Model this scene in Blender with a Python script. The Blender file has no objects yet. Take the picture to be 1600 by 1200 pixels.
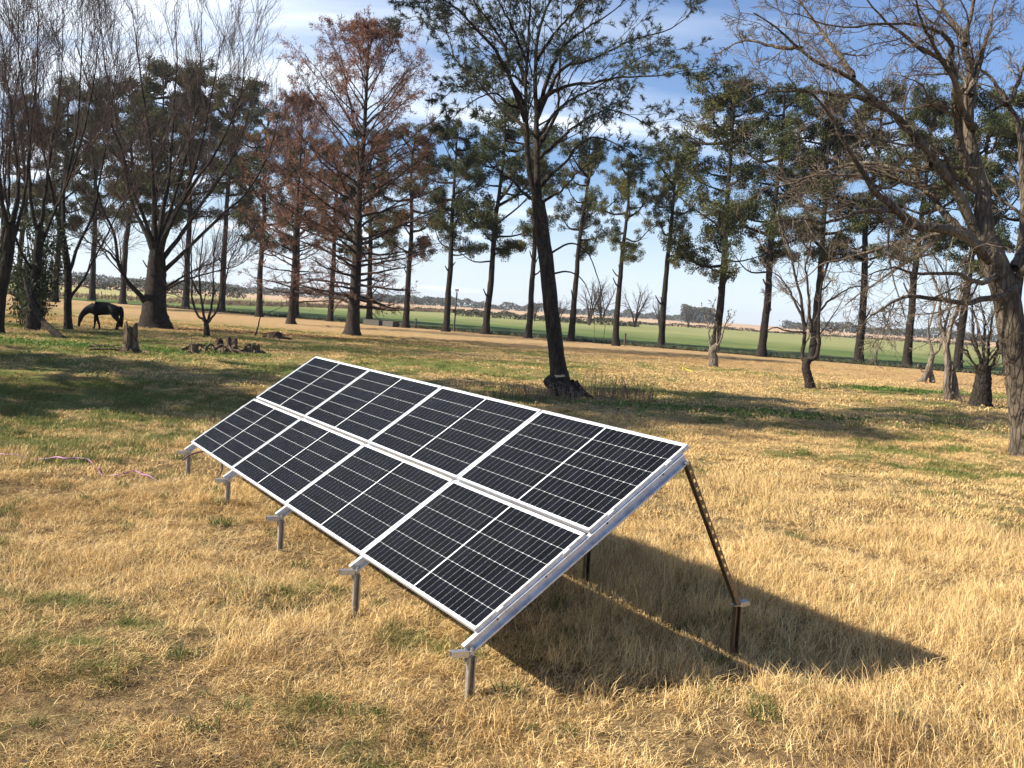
import bpy, bmesh, math, random
import numpy as np
from mathutils import Matrix, Vector, noise

# ------------------------------------------------------------------ camera, light, exposure
SC = bpy.context.scene
COL = SC.collection
CAM_H = 2.60
cam_d = bpy.data.cameras.new("camera"); cam = bpy.data.objects.new("camera", cam_d); COL.objects.link(cam)
cam_d.sensor_width = 36.0; cam_d.lens = 35.555; cam_d.clip_start = 0.05; cam_d.clip_end = 20000
cr = Vector((0.99787811, 0.00485327, 0.06492862)); cu = Vector((-0.06510976, 0.07438164, 0.99510205)); cf = Vector((0, 0.99721804, -0.07453981))
M = Matrix((cr, cu, -cf)).transposed().to_4x4(); M.translation = (0, 0, CAM_H)
cam.matrix_world = M
SC.camera = cam

SUN_DIR = Vector((0.8120, 0.1110, -0.5680)).normalized()
sun_d = bpy.data.lights.new("sun", 'SUN'); sun_d.energy = 5.0; sun_d.angle = math.radians(0.53); sun_d.color = (1.0, 0.915, 0.775)
sun = bpy.data.objects.new("sun", sun_d); COL.objects.link(sun)
sun.rotation_euler = SUN_DIR.to_track_quat('-Z', 'Y').to_euler(); sun.location = (-30, 0, 40)

world = bpy.data.worlds.new("World"); SC.world = world; world.use_nodes = True
SC.view_settings.view_transform = 'Standard'; SC.view_settings.look = 'None'
SC.view_settings.exposure = 1.10; SC.view_settings.gamma = 1.0; SC.view_settings.use_curve_mapping = False


class NT:
    """tiny node-tree helper"""
    def __init__(s, tree): s.t = tree; s.l = tree.links
    def n(s, typ, _ins=None, **kw):
        nd = s.t.nodes.new(typ)
        for k, v in kw.items(): setattr(nd, k, v)
        for k, v in (_ins or {}).items():
            if isinstance(v, bpy.types.NodeSocket): s.l.new(v, nd.inputs[k])
            else: nd.inputs[k].default_value = v
        return nd
    def math(s, op, a, b=0.0, clamp=False):
        return s.n('ShaderNodeMath', {0: a, 1: b}, operation=op, use_clamp=clamp).outputs[0]
    def mix(s, f, a, b, bt='MIX'):
        nd = s.n('ShaderNodeMix', data_type='RGBA', blend_type=bt)
        for i, v in ((0, f), (6, a), (7, b)):
            if isinstance(v, bpy.types.NodeSocket): s.l.new(v, nd.inputs[i])
            elif i == 0: nd.inputs[i].default_value = v
            else: nd.inputs[i].default_value = (*v, 1) if len(v) == 3 else v
        return nd.outputs[2]
    def noise(s, vec, scale, detail=3.0, rough=0.55, out=0, dist=0.0):
        i = {'Scale': scale, 'Detail': detail, 'Roughness': rough, 'Distortion': dist}
        if vec is not None: i['Vector'] = vec
        return s.n('ShaderNodeTexNoise', i).outputs[out]
    def ramp(s, f, stops, interp='LINEAR'):
        nd = s.n('ShaderNodeValToRGB', {0: f}); e = nd.color_ramp.elements; nd.color_ramp.interpolation = interp
        while len(e) < len(stops): e.new(0.5)
        for k, (p, c) in enumerate(stops):
            e[k].position = p; e[k].color = (c, c, c, 1) if isinstance(c, (int, float)) else (*c, 1)
        return nd.outputs[0]
    def step(s, v, a, b):
        return s.n('ShaderNodeMapRange', {0: v, 1: a, 2: b, 3: 0.0, 4: 1.0}, interpolation_type='SMOOTHSTEP').outputs[0]
    def scalev(s, v, sc):
        return s.n('ShaderNodeVectorMath', {0: v, 1: sc}, operation='MULTIPLY').outputs[0]


def build_sky():
    w = NT(world.node_tree); w.t.nodes.clear()
    sky = w.n('ShaderNodeTexSky', sky_type='NISHITA')
    sky.sun_disc = False; sky.sun_elevation = math.radians(34.7); sky.sun_rotation = math.radians(262.4)
    sky.altitude = 100; sky.air_density = 1.0; sky.dust_density = 0.7; sky.ozone_density = 2.2
    tc = w.n('ShaderNodeTexCoord')
    sep = w.n('ShaderNodeSeparateXYZ', {0: tc.outputs['Generated']})
    z = w.math('MAXIMUM', sep.outputs[2], 0.0); zz = w.math('ADD', z, 0.10)
    px = w.math('DIVIDE', sep.outputs[0], zz); py = w.math('DIVIDE', sep.outputs[1], zz)
    # cirrus sheets drawn out from left to right
    v = w.n('ShaderNodeCombineXYZ', {0: w.math('MULTIPLY', px, 0.42), 1: w.math('MULTIPLY', py, 1.5), 2: 3.1}).outputs[0]
    n1 = w.noise(v, 0.85, 6, 0.5, dist=0.35)
    v2 = w.n('ShaderNodeCombineXYZ', {0: w.math('MULTIPLY', px, 0.5), 1: w.math('MULTIPLY', py, 0.7), 2: 7.7}).outputs[0]
    n2 = w.noise(v2, 0.7, 4, 0.5)
    # more cloud towards the sun's side (left)
    side = w.step(sep.outputs[0], 0.35, -0.45)
    c = w.math('ADD', n1, w.math('MULTIPLY', side, 0.17)); c = w.math('ADD', c, w.math('MULTIPLY', w.math('SUBTRACT', n2, 0.5), 0.30))
    cov = w.ramp(c, [(0.52, 0.0), (0.65, 0.34), (0.80, 0.90)], 'EASE')
    low = w.step(z, 0.22, 0.0)
    cov = w.math('MAXIMUM', cov, w.math('MULTIPLY', w.math('POWER', low, 1.7), 0.60))
    cov = w.math('MAXIMUM', cov, w.math('ADD', 0.02, w.math('MULTIPLY', w.step(n2, 0.35, 0.7), 0.09)))
    col = w.mix(cov, w.mix(1.0, sky.outputs[0], (0.80, 1.08, 1.46), 'MULTIPLY'), (11.5, 12.4, 13.6))
    bg = w.n('ShaderNodeBackground', {'Color': col, 'Strength': 0.050})
    out = w.n('ShaderNodeOutputWorld'); w.l.new(bg.outputs[0], out.inputs[0])
build_sky()


# ------------------------------------------------------------------ object and mesh helpers
def tag(o, label=None, cat=None, group=None, kind=None):
    if label: o['label'] = label
    if cat: o['category'] = cat
    if group: o['group'] = group
    if kind: o['kind'] = kind
    return o

def empty(name, loc, rz=0.0):
    o = bpy.data.objects.new(name, None); COL.objects.link(o); o.location = loc; o.rotation_euler = (0, 0, rz)
    o.empty_display_size = 0.3
    return o

def mesh_np(name, V, F, smooth=False, mat=None):
    """F: (m,k) int array of equal-sized faces, or a list of such arrays"""
    me = bpy.data.meshes.new(name)
    Fs = [np.asarray(f, dtype=np.int32) for f in (F if isinstance(F, list) else [F]) if len(f)]
    V = np.asarray(V, dtype=np.float32).reshape(-1, 3)
    me.vertices.add(len(V)); me.vertices.foreach_set('co', V.ravel())
    loops = np.concatenate([f.ravel() for f in Fs]); tot = np.concatenate([np.full(len(f), f.shape[1], np.int32) for f in Fs])
    me.loops.add(len(loops)); me.loops.foreach_set('vertex_index', loops)
    me.polygons.add(len(tot)); me.polygons.foreach_set('loop_start', np.concatenate([[0], np.cumsum(tot)[:-1]]).astype(np.int32))
    me.polygons.foreach_set('use_smooth', np.full(len(tot), bool(smooth)))
    if mat: me.materials.append(mat)
    me.update(calc_edges=True)
    return me

def obj(name, me, parent=None, loc=(0, 0, 0), rz=0.0, sc=None):
    o = bpy.data.objects.new(name, me); COL.objects.link(o); o.parent = parent; o.location = loc; o.rotation_euler = (0, 0, rz)
    if sc is not None: o.scale = (sc, sc, sc) if isinstance(sc, (int, float)) else sc
    return o

class Acc:
    """collects geometry and builds ONE mesh"""
    def __init__(s): s.V = []; s.F = {}; s.n = 0
    def add(s, V, F):
        V = np.asarray(V, float).reshape(-1, 3); F = np.asarray(F, np.int64)
        s.V.append(V); s.F.setdefault(F.shape[1], []).append(F + s.n); s.n += len(V)
    def box(s, c, ax, ay, az, hx, hy, hz):
        c = np.array(c, float); ax, ay, az = (np.array(a, float) for a in (ax, ay, az)); V = []
        for k in range(8): V.append(c + ax * hx * (1 if k & 1 else -1) + ay * hy * (1 if k & 2 else -1) + az * hz * (1 if k & 4 else -1))
        s.add(V, [[0, 2, 3, 1], [4, 5, 7, 6], [0, 1, 5, 4], [2, 6, 7, 3], [0, 4, 6, 2], [1, 3, 7, 5]])
    def tubes(s, P, R, k):
        V, F = tube_geo(P, R, k); s.add(V, F)
    def mesh(s, name, mat=None, smooth=False):
        return mesh_np(name, np.concatenate(s.V), [np.concatenate(f) for f in s.F.values()], smooth, mat)

def nrm(v): return v / np.maximum(np.linalg.norm(v, axis=-1, keepdims=True), 1e-9)

def tube_geo(P, R, k, rough=0.0, rng=None):
    P = np.asarray(P, float); R = np.asarray(R, float)
    if P.ndim == 2: P = P[None]; R = R[None]
    B, n, _ = P.shape
    T = nrm(np.gradient(P, axis=1)); mean = nrm(T.mean(axis=1))
    ref = np.where(np.abs(mean[:, 2:3]) > 0.8, np.array([[1.0, 0.1, 0.0]]), np.array([[0.05, 0.1, 1.0]]))[:, None, :]
    N1 = nrm(np.cross(T, np.broadcast_to(ref, T.shape))); N2 = np.cross(T, N1)
    a = np.linspace(0, 2 * np.pi, k, endpoint=False)
    rr = R[:, :, None] * np.ones(k)
    if rough and rng is not None: rr = rr * (1 + rough * rng.standard_normal(rr.shape)); 
    V = P[:, :, None, :] + rr[..., None] * (np.cos(a)[:, None] * N1[:, :, None, :] + np.sin(a)[:, None] * N2[:, :, None, :])
    b = np.arange(B)[:, None, None] * n * k; i = np.arange(n - 1)[None, :, None] * k; j = np.arange(k)[None, None, :]; j2 = (j + 1) % k
    F = np.stack([b + i + j, b + i + j2, b + i + k + j2, b + i + k + j], -1).reshape(-1, 4)
    return V.reshape(-1, 3), F

def catmull(pts, m):
    p = np.array(pts, float); p = np.vstack([2 * p[0] - p[1], p, 2 * p[-1] - p[-2]]); n = len(p) - 3
    t = np.linspace(0, n - 1e-6, m); i = t.astype(int); f = (t - i)[:, None]
    a, b, c, d = p[i], p[i + 1], p[i + 2], p[i + 3]
    return 0.5 * (2 * b + (c - a) * f + (2 * a - 5 * b + 4 * c - d) * f ** 2 + (3 * b - a - 3 * c + d) * f ** 3)

def spawn(P, R, rng, per, t0, t1, ang, ratio, n, rr=0.5, up=0.15, wig=0.12, fall=0.45, angv=10, rmin=0.004, side=None, taper=0.3):
    B, n0, _ = P.shape
    L = np.linalg.norm(np.diff(P, axis=1), axis=-1).sum(1)
    t = t0 + (t1 - t0) * (np.arange(per)[None, :] + rng.random((B, per))) / per
    x = t * (n0 - 1); i = np.minimum(x.astype(int), n0 - 2); f = (x - i)[..., None]; bi = np.arange(B)[:, None]
    pos = P[bi, i] * (1 - f) + P[bi, i + 1] * f; tan = nrm(P[bi, i + 1] - P[bi, i]); r = R[bi, i] * (1 - f[..., 0]) + R[bi, i + 1] * f[..., 0]
    q = nrm(np.cross(tan, rng.standard_normal(tan.shape)))
    if side is not None: q = nrm(q + np.array(side))
    a = np.radians(ang + angv * rng.standard_normal((B, per)))[..., None]
    d = nrm(tan * np.cos(a) + q * np.sin(a))
    ln = L[:, None] * ratio * (1 - fall * (t - t0) / max(t1 - t0, 1e-6)) * rng.uniform(0.65, 1.25, (B, per))
    M_ = B * per; pos = pos.reshape(M_, 3); d = d.reshape(M_, 3); ln = ln.reshape(M_); r0 = np.maximum(r.reshape(M_) * rr, rmin)
    out = np.empty((M_, n, 3)); out[:, 0] = pos; st = (ln / (n - 1))[:, None]
    for k in range(1, n):
        d = nrm(d + wig * rng.standard_normal(d.shape) + np.array([0, 0, up]))
        out[:, k] = out[:, k - 1] + d * st
    RR = r0[:, None] * np.linspace(1, taper, n)[None, :]
    return out, np.maximum(RR, rmin * 0.6)

def tris_at(c, rng, ln, wd, dirs=None, jit=0.6):
    """one slim triangle per point: leaf or needle sprays"""
    m = len(c); d = rng.standard_normal((m, 3))
    if dirs is not None: d = dirs + jit * d
    d = nrm(d); s = nrm(np.cross(d, rng.standard_normal((m, 3))))
    l = (ln * rng.uniform(0.6, 1.3, m))[:, None]; w = (wd * rng.uniform(0.6, 1.3, m))[:, None]
    V = np.stack([c - s * w * 0.5, c + s * w * 0.5, c + d * l], 1).reshape(-1, 3)
    return V, np.arange(3 * m).reshape(-1, 3)

def quads_at(c, rng, ln, wd, dirs=None, jit=0.6):
    m = len(c); d = rng.standard_normal((m, 3))
    if dirs is not None: d = dirs + jit * d
    d = nrm(d); s = nrm(np.cross(d, rng.standard_normal((m, 3))))
    l = (ln * rng.uniform(0.6, 1.3, m))[:, None]; w = (wd * rng.uniform(0.6, 1.3, m))[:, None]
    V = np.stack([c - d * l * .5, c + s * w * .5, c + d * l * .5, c - s * w * .5], 1).reshape(-1, 3)
    return V, np.arange(4 * m).reshape(-1, 4)

# ------------------------------------------------------------------ materials
def new_mat(name):
    m = bpy.data.materials.new(name); m.use_nodes = True; m.node_tree.nodes.clear(); return m, NT(m.node_tree)

def finish(w, bsdf):
    o = w.n('ShaderNodeOutputMaterial'); w.l.new(bsdf, o.inputs[0])

def bark(name, dark, light, scale=6.0, bump=0.6, patch=None):
    m, w = new_mat(name); tc = w.n('ShaderNodeTexCoord').outputs['Object']
    v = w.scalev(tc, (1.0, 1.0, 0.22))
    n1 = w.noise(v, scale, 6, 0.65, dist=0.4)
    vor = w.n('ShaderNodeTexVoronoi', {'Vector': v, 'Scale': scale * 1.8}, feature='DISTANCE_TO_EDGE').outputs[0]
    cr_ = w.step(vor, 0.0, 0.16)
    f = w.math('MULTIPLY', w.ramp(n1, [(0.3, 0.0), (0.7, 1.0)]), w.math('ADD', w.math('MULTIPLY', cr_, 0.7), 0.3))
    col = w.mix(f, dark, light)
    big = w.noise(tc, 0.7, 3, 0.5)
    if patch: col = w.mix(w.math('MULTIPLY', w.step(big, 0.55, 0.68), 0.7), col, patch)
    b = w.n('ShaderNodeBump', {'Height': w.math('ADD', w.math('MULTIPLY', n1, 0.6), w.math('MULTIPLY', cr_, 0.5)), 'Strength': bump, 'Distance': 0.09}).outputs[0]
    p = w.n('ShaderNodeBsdfPrincipled', {'Base Color': col, 'Roughness': 0.9, 'Normal': b}); p.inputs['Specular IOR Level'].default_value = 0.2
    finish(w, p.outputs[0]); return m

def leaf(name, cols, trans=0.25, rough=0.7, nscale=0.35):
    """foliage: per-piece and per-clump variation, a little light let through"""
    m, w = new_mat(name); g = w.n('ShaderNodeNewGeometry'); tc = w.n('ShaderNodeTexCoord').outputs['Object']
    r = g.outputs['Random Per Island']; n = w.noise(tc, nscale, 2, 0.5)
    f = w.math('ADD', w.math('MULTIPLY', r, 0.45), w.math('MULTIPLY', w.step(n, 0.32, 0.68), 0.55))
    k = len(cols); col = w.ramp(f, [((i + 0.3) / k, c) for i, c in enumerate(cols)])
    p = w.n('ShaderNodeBsdfPrincipled', {'Base Color': col, 'Roughness': rough}); p.inputs['Specular IOR Level'].default_value = 0.25
    t = w.n('ShaderNodeBsdfTranslucent', {'Color': col})
    mx = w.n('ShaderNodeMixShader', {0: trans, 1: p.outputs[0], 2: t.outputs[0]})
    finish(w, mx.outputs[0]); return m

def solid(name, c, rough=0.6, metal=0.0, var=0.0, scale=8.0, bump=0.0, c2=None, spec=0.5, coat=0.0):
    m, w = new_mat(name); tc = w.n('ShaderNodeTexCoord').outputs['Object']; n = w.noise(tc, scale, 4, 0.6)
    c2 = c2 or tuple(x * (1 - var) for x in c)
    p = w.n('ShaderNodeBsdfPrincipled', {'Base Color': w.mix(w.step(n, 0.3, 0.7), c, c2), 'Metallic': metal,
            'Roughness': w.math('ADD', w.math('MULTIPLY', n, 0.16), rough - 0.08)})
    p.inputs['Specular IOR Level'].default_value = spec
    if coat: p.inputs['Coat Weight'].default_value = coat; p.inputs['Coat Roughness'].default_value = 0.05
    if bump: w.l.new(w.n('ShaderNodeBump', {'Height': n, 'Strength': bump, 'Distance': 0.02}).outputs[0], p.inputs['Normal'])
    finish(w, p.outputs[0]); return m

def turf_group():
    """where the paddock is green, straw-coloured, brown or raked bare, by place"""
    g = bpy.data.node_groups.new('turf_by_place', 'ShaderNodeTree')
    for nme, t in (('Position', 'NodeSocketVector'),): g.interface.new_socket(nme, in_out='INPUT', socket_type=t)
    for nme in ('Green', 'Brown', 'Strip'): g.interface.new_socket(nme, in_out='OUTPUT', socket_type='NodeSocketFloat')
    w = NT(g); gi = w.n('NodeGroupInput'); go = w.n('NodeGroupOutput'); P = gi.outputs[0]
    s = w.n('ShaderNodeSeparateXYZ', {0: P}); x, y = s.outputs[0], s.outputs[1]
    n1 = w.noise(P, 0.16, 4, 0.6); n2 = w.noise(P, 0.9, 4, 0.6); n3 = w.noise(w.scalev(P, (1, 1, 1)), 3.2, 3, 0.6)
    # greener, mown sward from about 15 m on; straw in front and round the frame
    mid = w.math('MULTIPLY', w.step(y, 10.0, 24.0), w.step(y, 96.0, 40.0))
    lefty = w.step(x, 9.0, -6.0)
    v = w.math('ADD', w.math('MULTIPLY', n1, 0.9), w.math('MULTIPLY', n2, 0.55)); v = w.math('ADD', v, w.math('MULTIPLY', n3, 0.40))
    v = w.math('ADD', v, w.math('MULTIPLY', mid, w.math('ADD', 0.06, w.math('MULTIPLY', lefty, 0.10))))
    near_left = w.math('MULTIPLY', w.step(x, 2.5, -2.0), w.step(y, 13.0, 5.0)); v = w.math('ADD', v, w.math('MULTIPLY', near_left, 0.10))
    dry = w.math('MULTIPLY', w.step(x, -1.0, 2.0), w.step(y, 17.0, 9.0)); v = w.math('SUBTRACT', v, w.math('MULTIPLY', dry, 0.12))
    grn = w.step(v, 0.95, 1.16)
    # two lush weed patches
    for (cx, cy, rx, ry) in ((18.2, 46.0, 3.8, 1.3), (-18.0, 40.5, 7.0, 1.5)):
        dx = w.math('DIVIDE', w.math('SUBTRACT', x, cx), rx); dy = w.math('DIVIDE', w.math('SUBTRACT', y, cy), ry)
        d = w.math('ADD', w.math('MULTIPLY', dx, dx), w.math('MULTIPLY', dy, dy)); d = w.math('ADD', d, w.math('MULTIPLY', w.math('SUBTRACT', n2, 0.5), 2.2))
        grn = w.math('MAXIMUM', grn, w.math('MULTIPLY', w.step(d, 1.1, 0.5), 1.6))
    n4 = w.noise(P, 0.55, 4, 0.65, dist=0.6)
    brn = w.step(w.math('ADD', w.math('MULTIPLY', n4, 0.8), w.math('MULTIPLY', n3, 0.2)), 0.50, 0.68)
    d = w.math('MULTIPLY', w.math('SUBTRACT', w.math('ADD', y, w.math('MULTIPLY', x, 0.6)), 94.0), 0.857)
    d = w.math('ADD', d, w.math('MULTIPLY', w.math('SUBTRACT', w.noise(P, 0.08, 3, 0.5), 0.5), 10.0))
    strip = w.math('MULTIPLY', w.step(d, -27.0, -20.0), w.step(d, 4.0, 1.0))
    for k, o in (('Green', grn), ('Brown', brn), ('Strip', strip)): w.l.new(o, go.inputs[k])
    return g
TURF = turf_group()

STRAW_A, STRAW_B, STRAW_D = (0.75, 0.535, 0.24), (0.48, 0.30, 0.115), (0.10, 0.055, 0.025)
GREEN_A, GREEN_B = (0.085, 0.125, 0.025), (0.19, 0.19, 0.055)

def m_ground():
    m, w = new_mat('paddock_ground'); P = w.n('ShaderNodeNewGeometry').outputs['Position']
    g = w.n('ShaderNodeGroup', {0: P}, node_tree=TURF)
    f1 = w.noise(P, 7.0, 6, 0.72); f2 = w.noise(w.scalev(P, (1.0, 1.0, 1.0)), 1.6, 5, 0.7); f3 = w.noise(P, 30.0, 4, 0.7)
    straw = w.mix(w.step(f1, 0.34, 0.66), (0.15, 0.095, 0.042), (0.46, 0.33, 0.145))
    green = w.mix(w.step(f2, 0.35, 0.66), GREEN_A, GREEN_B)
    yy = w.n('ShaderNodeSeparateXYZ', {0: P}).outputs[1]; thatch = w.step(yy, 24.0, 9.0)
    col = w.mix(g.outputs['Green'], straw, green)
    # between the long blades of the near turf one looks down on dark old thatch
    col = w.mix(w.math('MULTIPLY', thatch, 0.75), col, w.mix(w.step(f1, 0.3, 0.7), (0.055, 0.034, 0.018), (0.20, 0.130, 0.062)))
    col = w.mix(w.math('MULTIPLY', g.outputs['Brown'], 0.35), col, (0.22, 0.125, 0.060))
    col = w.mix(w.math('MULTIPLY', w.step(f3, 0.50, 0.72), 0.65), col, (0.060, 0.045, 0.022))
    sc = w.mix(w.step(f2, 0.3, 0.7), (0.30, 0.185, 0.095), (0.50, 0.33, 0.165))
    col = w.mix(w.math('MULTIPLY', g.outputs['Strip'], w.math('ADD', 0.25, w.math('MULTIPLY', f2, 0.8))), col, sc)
    b = w.n('ShaderNodeBump', {'Height': w.math('ADD', f1, w.math('MULTIPLY', f3, 0.6)), 'Strength': 0.9, 'Distance': 0.05}).outputs[0]
    p = w.n('ShaderNodeBsdfPrincipled', {'Base Color': col, 'Roughness': 0.95, 'Normal': b}); p.inputs['Specular IOR Level'].default_value = 0.1
    finish(w, p.outputs[0]); return m

def m_blade(name, greenish=0.0, light=1.0):
    m, w = new_mat(name); gm = w.n('ShaderNodeNewGeometry'); P = gm.outputs['Position']
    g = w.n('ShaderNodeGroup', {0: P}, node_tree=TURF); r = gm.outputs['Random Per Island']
    straw = w.ramp(r, [(0.0, STRAW_D), (0.22, STRAW_B), (0.6, STRAW_A), (1.0, (0.80, 0.62, 0.32))])
    green = w.ramp(r, [(0.0, GREEN_A), (0.5, (0.15, 0.17, 0.045)), (1.0, (0.33, 0.30, 0.11))])
    gf = w.math('ADD', g.outputs['Green'], greenish, clamp=True)
    pick = w.step(w.math('ADD', w.math('MULTIPLY', gf, 1.1), w.math('MULTIPLY', w.math('SUBTRACT', w.math('FRACT', w.math('MULTIPLY', r, 7.31)), 0.5), 0.9)), 0.42, 0.62)
    col = w.mix(pick, straw, green)
    col = w.mix(w.math('MULTIPLY', g.outputs['Brown'], 0.5), col, (0.24, 0.130, 0.058))
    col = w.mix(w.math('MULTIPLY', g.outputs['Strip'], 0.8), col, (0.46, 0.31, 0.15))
    p = w.n('ShaderNodeBsdfPrincipled', {'Base Color': col, 'Roughness': 0.75}); p.inputs['Specular IOR Level'].default_value = 0.12
    t = w.n('ShaderNodeBsdfTranslucent', {'Color': col})
    finish(w, w.n('ShaderNodeMixShader', {0: 0.13, 1: p.outputs[0], 2: t.outputs[0]}).outputs[0]); return m

def m_field(name, cols, scale, stretch, extra=None):
    m, w = new_mat(name); P = w.n('ShaderNodeNewGeometry').outputs['Position']
    n1 = w.noise(w.scalev(P, stretch), scale, 5, 0.6); n2 = w.noise(P, 1.3, 4, 0.6)
    f = w.math('ADD', w.math('MULTIPLY', n1, 0.75), w.math('MULTIPLY', n2, 0.25))
    col = w.ramp(f, [(0.36 + 0.28 * i / (len(cols) - 1), c) for i, c in enumerate(cols)])
    if extra: col = extra(w, P, col)
    p = w.n('ShaderNodeBsdfPrincipled', {'Base Color': col, 'Roughness': 0.95}); p.inputs['Specular IOR Level'].default_value = 0.1
    finish(w, p.outputs[0]); return m

def crop_extra(w, P, col):
    s = w.n('ShaderNodeSeparateXYZ', {0: P})
    d = w.math('MULTIPLY', w.math('SUBTRACT', w.math('ADD', s.outputs[1], w.math('MULTIPLY', s.outputs[0], 0.6)), 94.0), 0.857)
    n = w.noise(w.scalev(P, (1, 0.5, 1)), 0.06, 4, 0.6)
    far = w.step(w.math('ADD', d, w.math('MULTIPLY', w.math('SUBTRACT', n, 0.5), 60)), 25.0, 100.0)
    return w.mix(w.math('MULTIPLY', far, w.math('ADD', 0.35, w.math('MULTIPLY', w.noise(w.scalev(P, (0.4, 1, 1)), 0.15, 4, 0.7), 0.8))), col, (0.26, 0.255, 0.105))

def m_metal(name, c=(0.62, 0.63, 0.64), rough=0.38, metal=0.9):
    m, w = new_mat(name); tc = w.n('ShaderNodeTexCoord').outputs['Object']
    n = w.noise(tc, 14.0, 5, 0.7); sp = w.n('ShaderNodeTexVoronoi', {'Vector': tc, 'Scale': 60.0}).outputs['Distance']
    col = w.mix(w.step(n, 0.35, 0.7), c, tuple(x * 0.72 for x in c))
    p = w.n('ShaderNodeBsdfPrincipled', {'Base Color': col, 'Metallic': metal, 'Roughness': w.math('ADD', rough - 0.06, w.math('MULTIPLY', sp, 0.25))})
    finish(w, p.outputs[0]); return m

def m_glass():
    m, w = new_mat('panel_glass'); fr = w.n('ShaderNodeFresnel', {'IOR': 1.30}).outputs[0]
    tc = w.n('ShaderNodeTexCoord').outputs['Object']; dirt = w.noise(tc, 3.0, 5, 0.7)
    gl = w.n('ShaderNodeBsdfGlossy', {'Color': (1, 1, 1, 1), 'Roughness': 0.04}); tr = w.n('ShaderNodeBsdfTransparent', {'Color': (0.97, 0.98, 0.98, 1)})
    outer = w.math('SUBTRACT', 1.0, w.n('ShaderNodeNewGeometry').outputs['Backfacing'])
    mx = w.n('ShaderNodeMixShader', {0: w.math('MULTIPLY', w.math('MULTIPLY', fr, 0.09), outer), 1: tr.outputs[0], 2: gl.outputs[0]})
    df = w.n('ShaderNodeBsdfDiffuse', {'Color': (0.5, 0.46, 0.40, 1)})
    m2 = w.n('ShaderNodeMixShader', {0: w.math('MULTIPLY', w.step(dirt, 0.45, 0.8), 0.006), 1: mx.outputs[0], 2: df.outputs[0]})
    finish(w, m2.outputs[0]); return m

def m_cell():
    m, w = new_mat('silicon_cell'); tc = w.n('ShaderNodeTexCoord').outputs['Object']; oi = w.n('ShaderNodeObjectInfo').outputs['Random']
    g = w.n('ShaderNodeNewGeometry').outputs['Random Per Island']
    r = w.math('FRACT', w.math('ADD', w.math('MULTIPLY', oi, 3.7), w.math('MULTIPLY', g, 5.1)))
    col = w.mix(r, (0.0035, 0.0035, 0.005), (0.006, 0.006, 0.010))
    p = w.n('ShaderNodeBsdfPrincipled', {'Base Color': col, 'Roughness': 0.5}); p.inputs['Specular IOR Level'].default_value = 0.04
    finish(w, p.outputs[0]); return m

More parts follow.
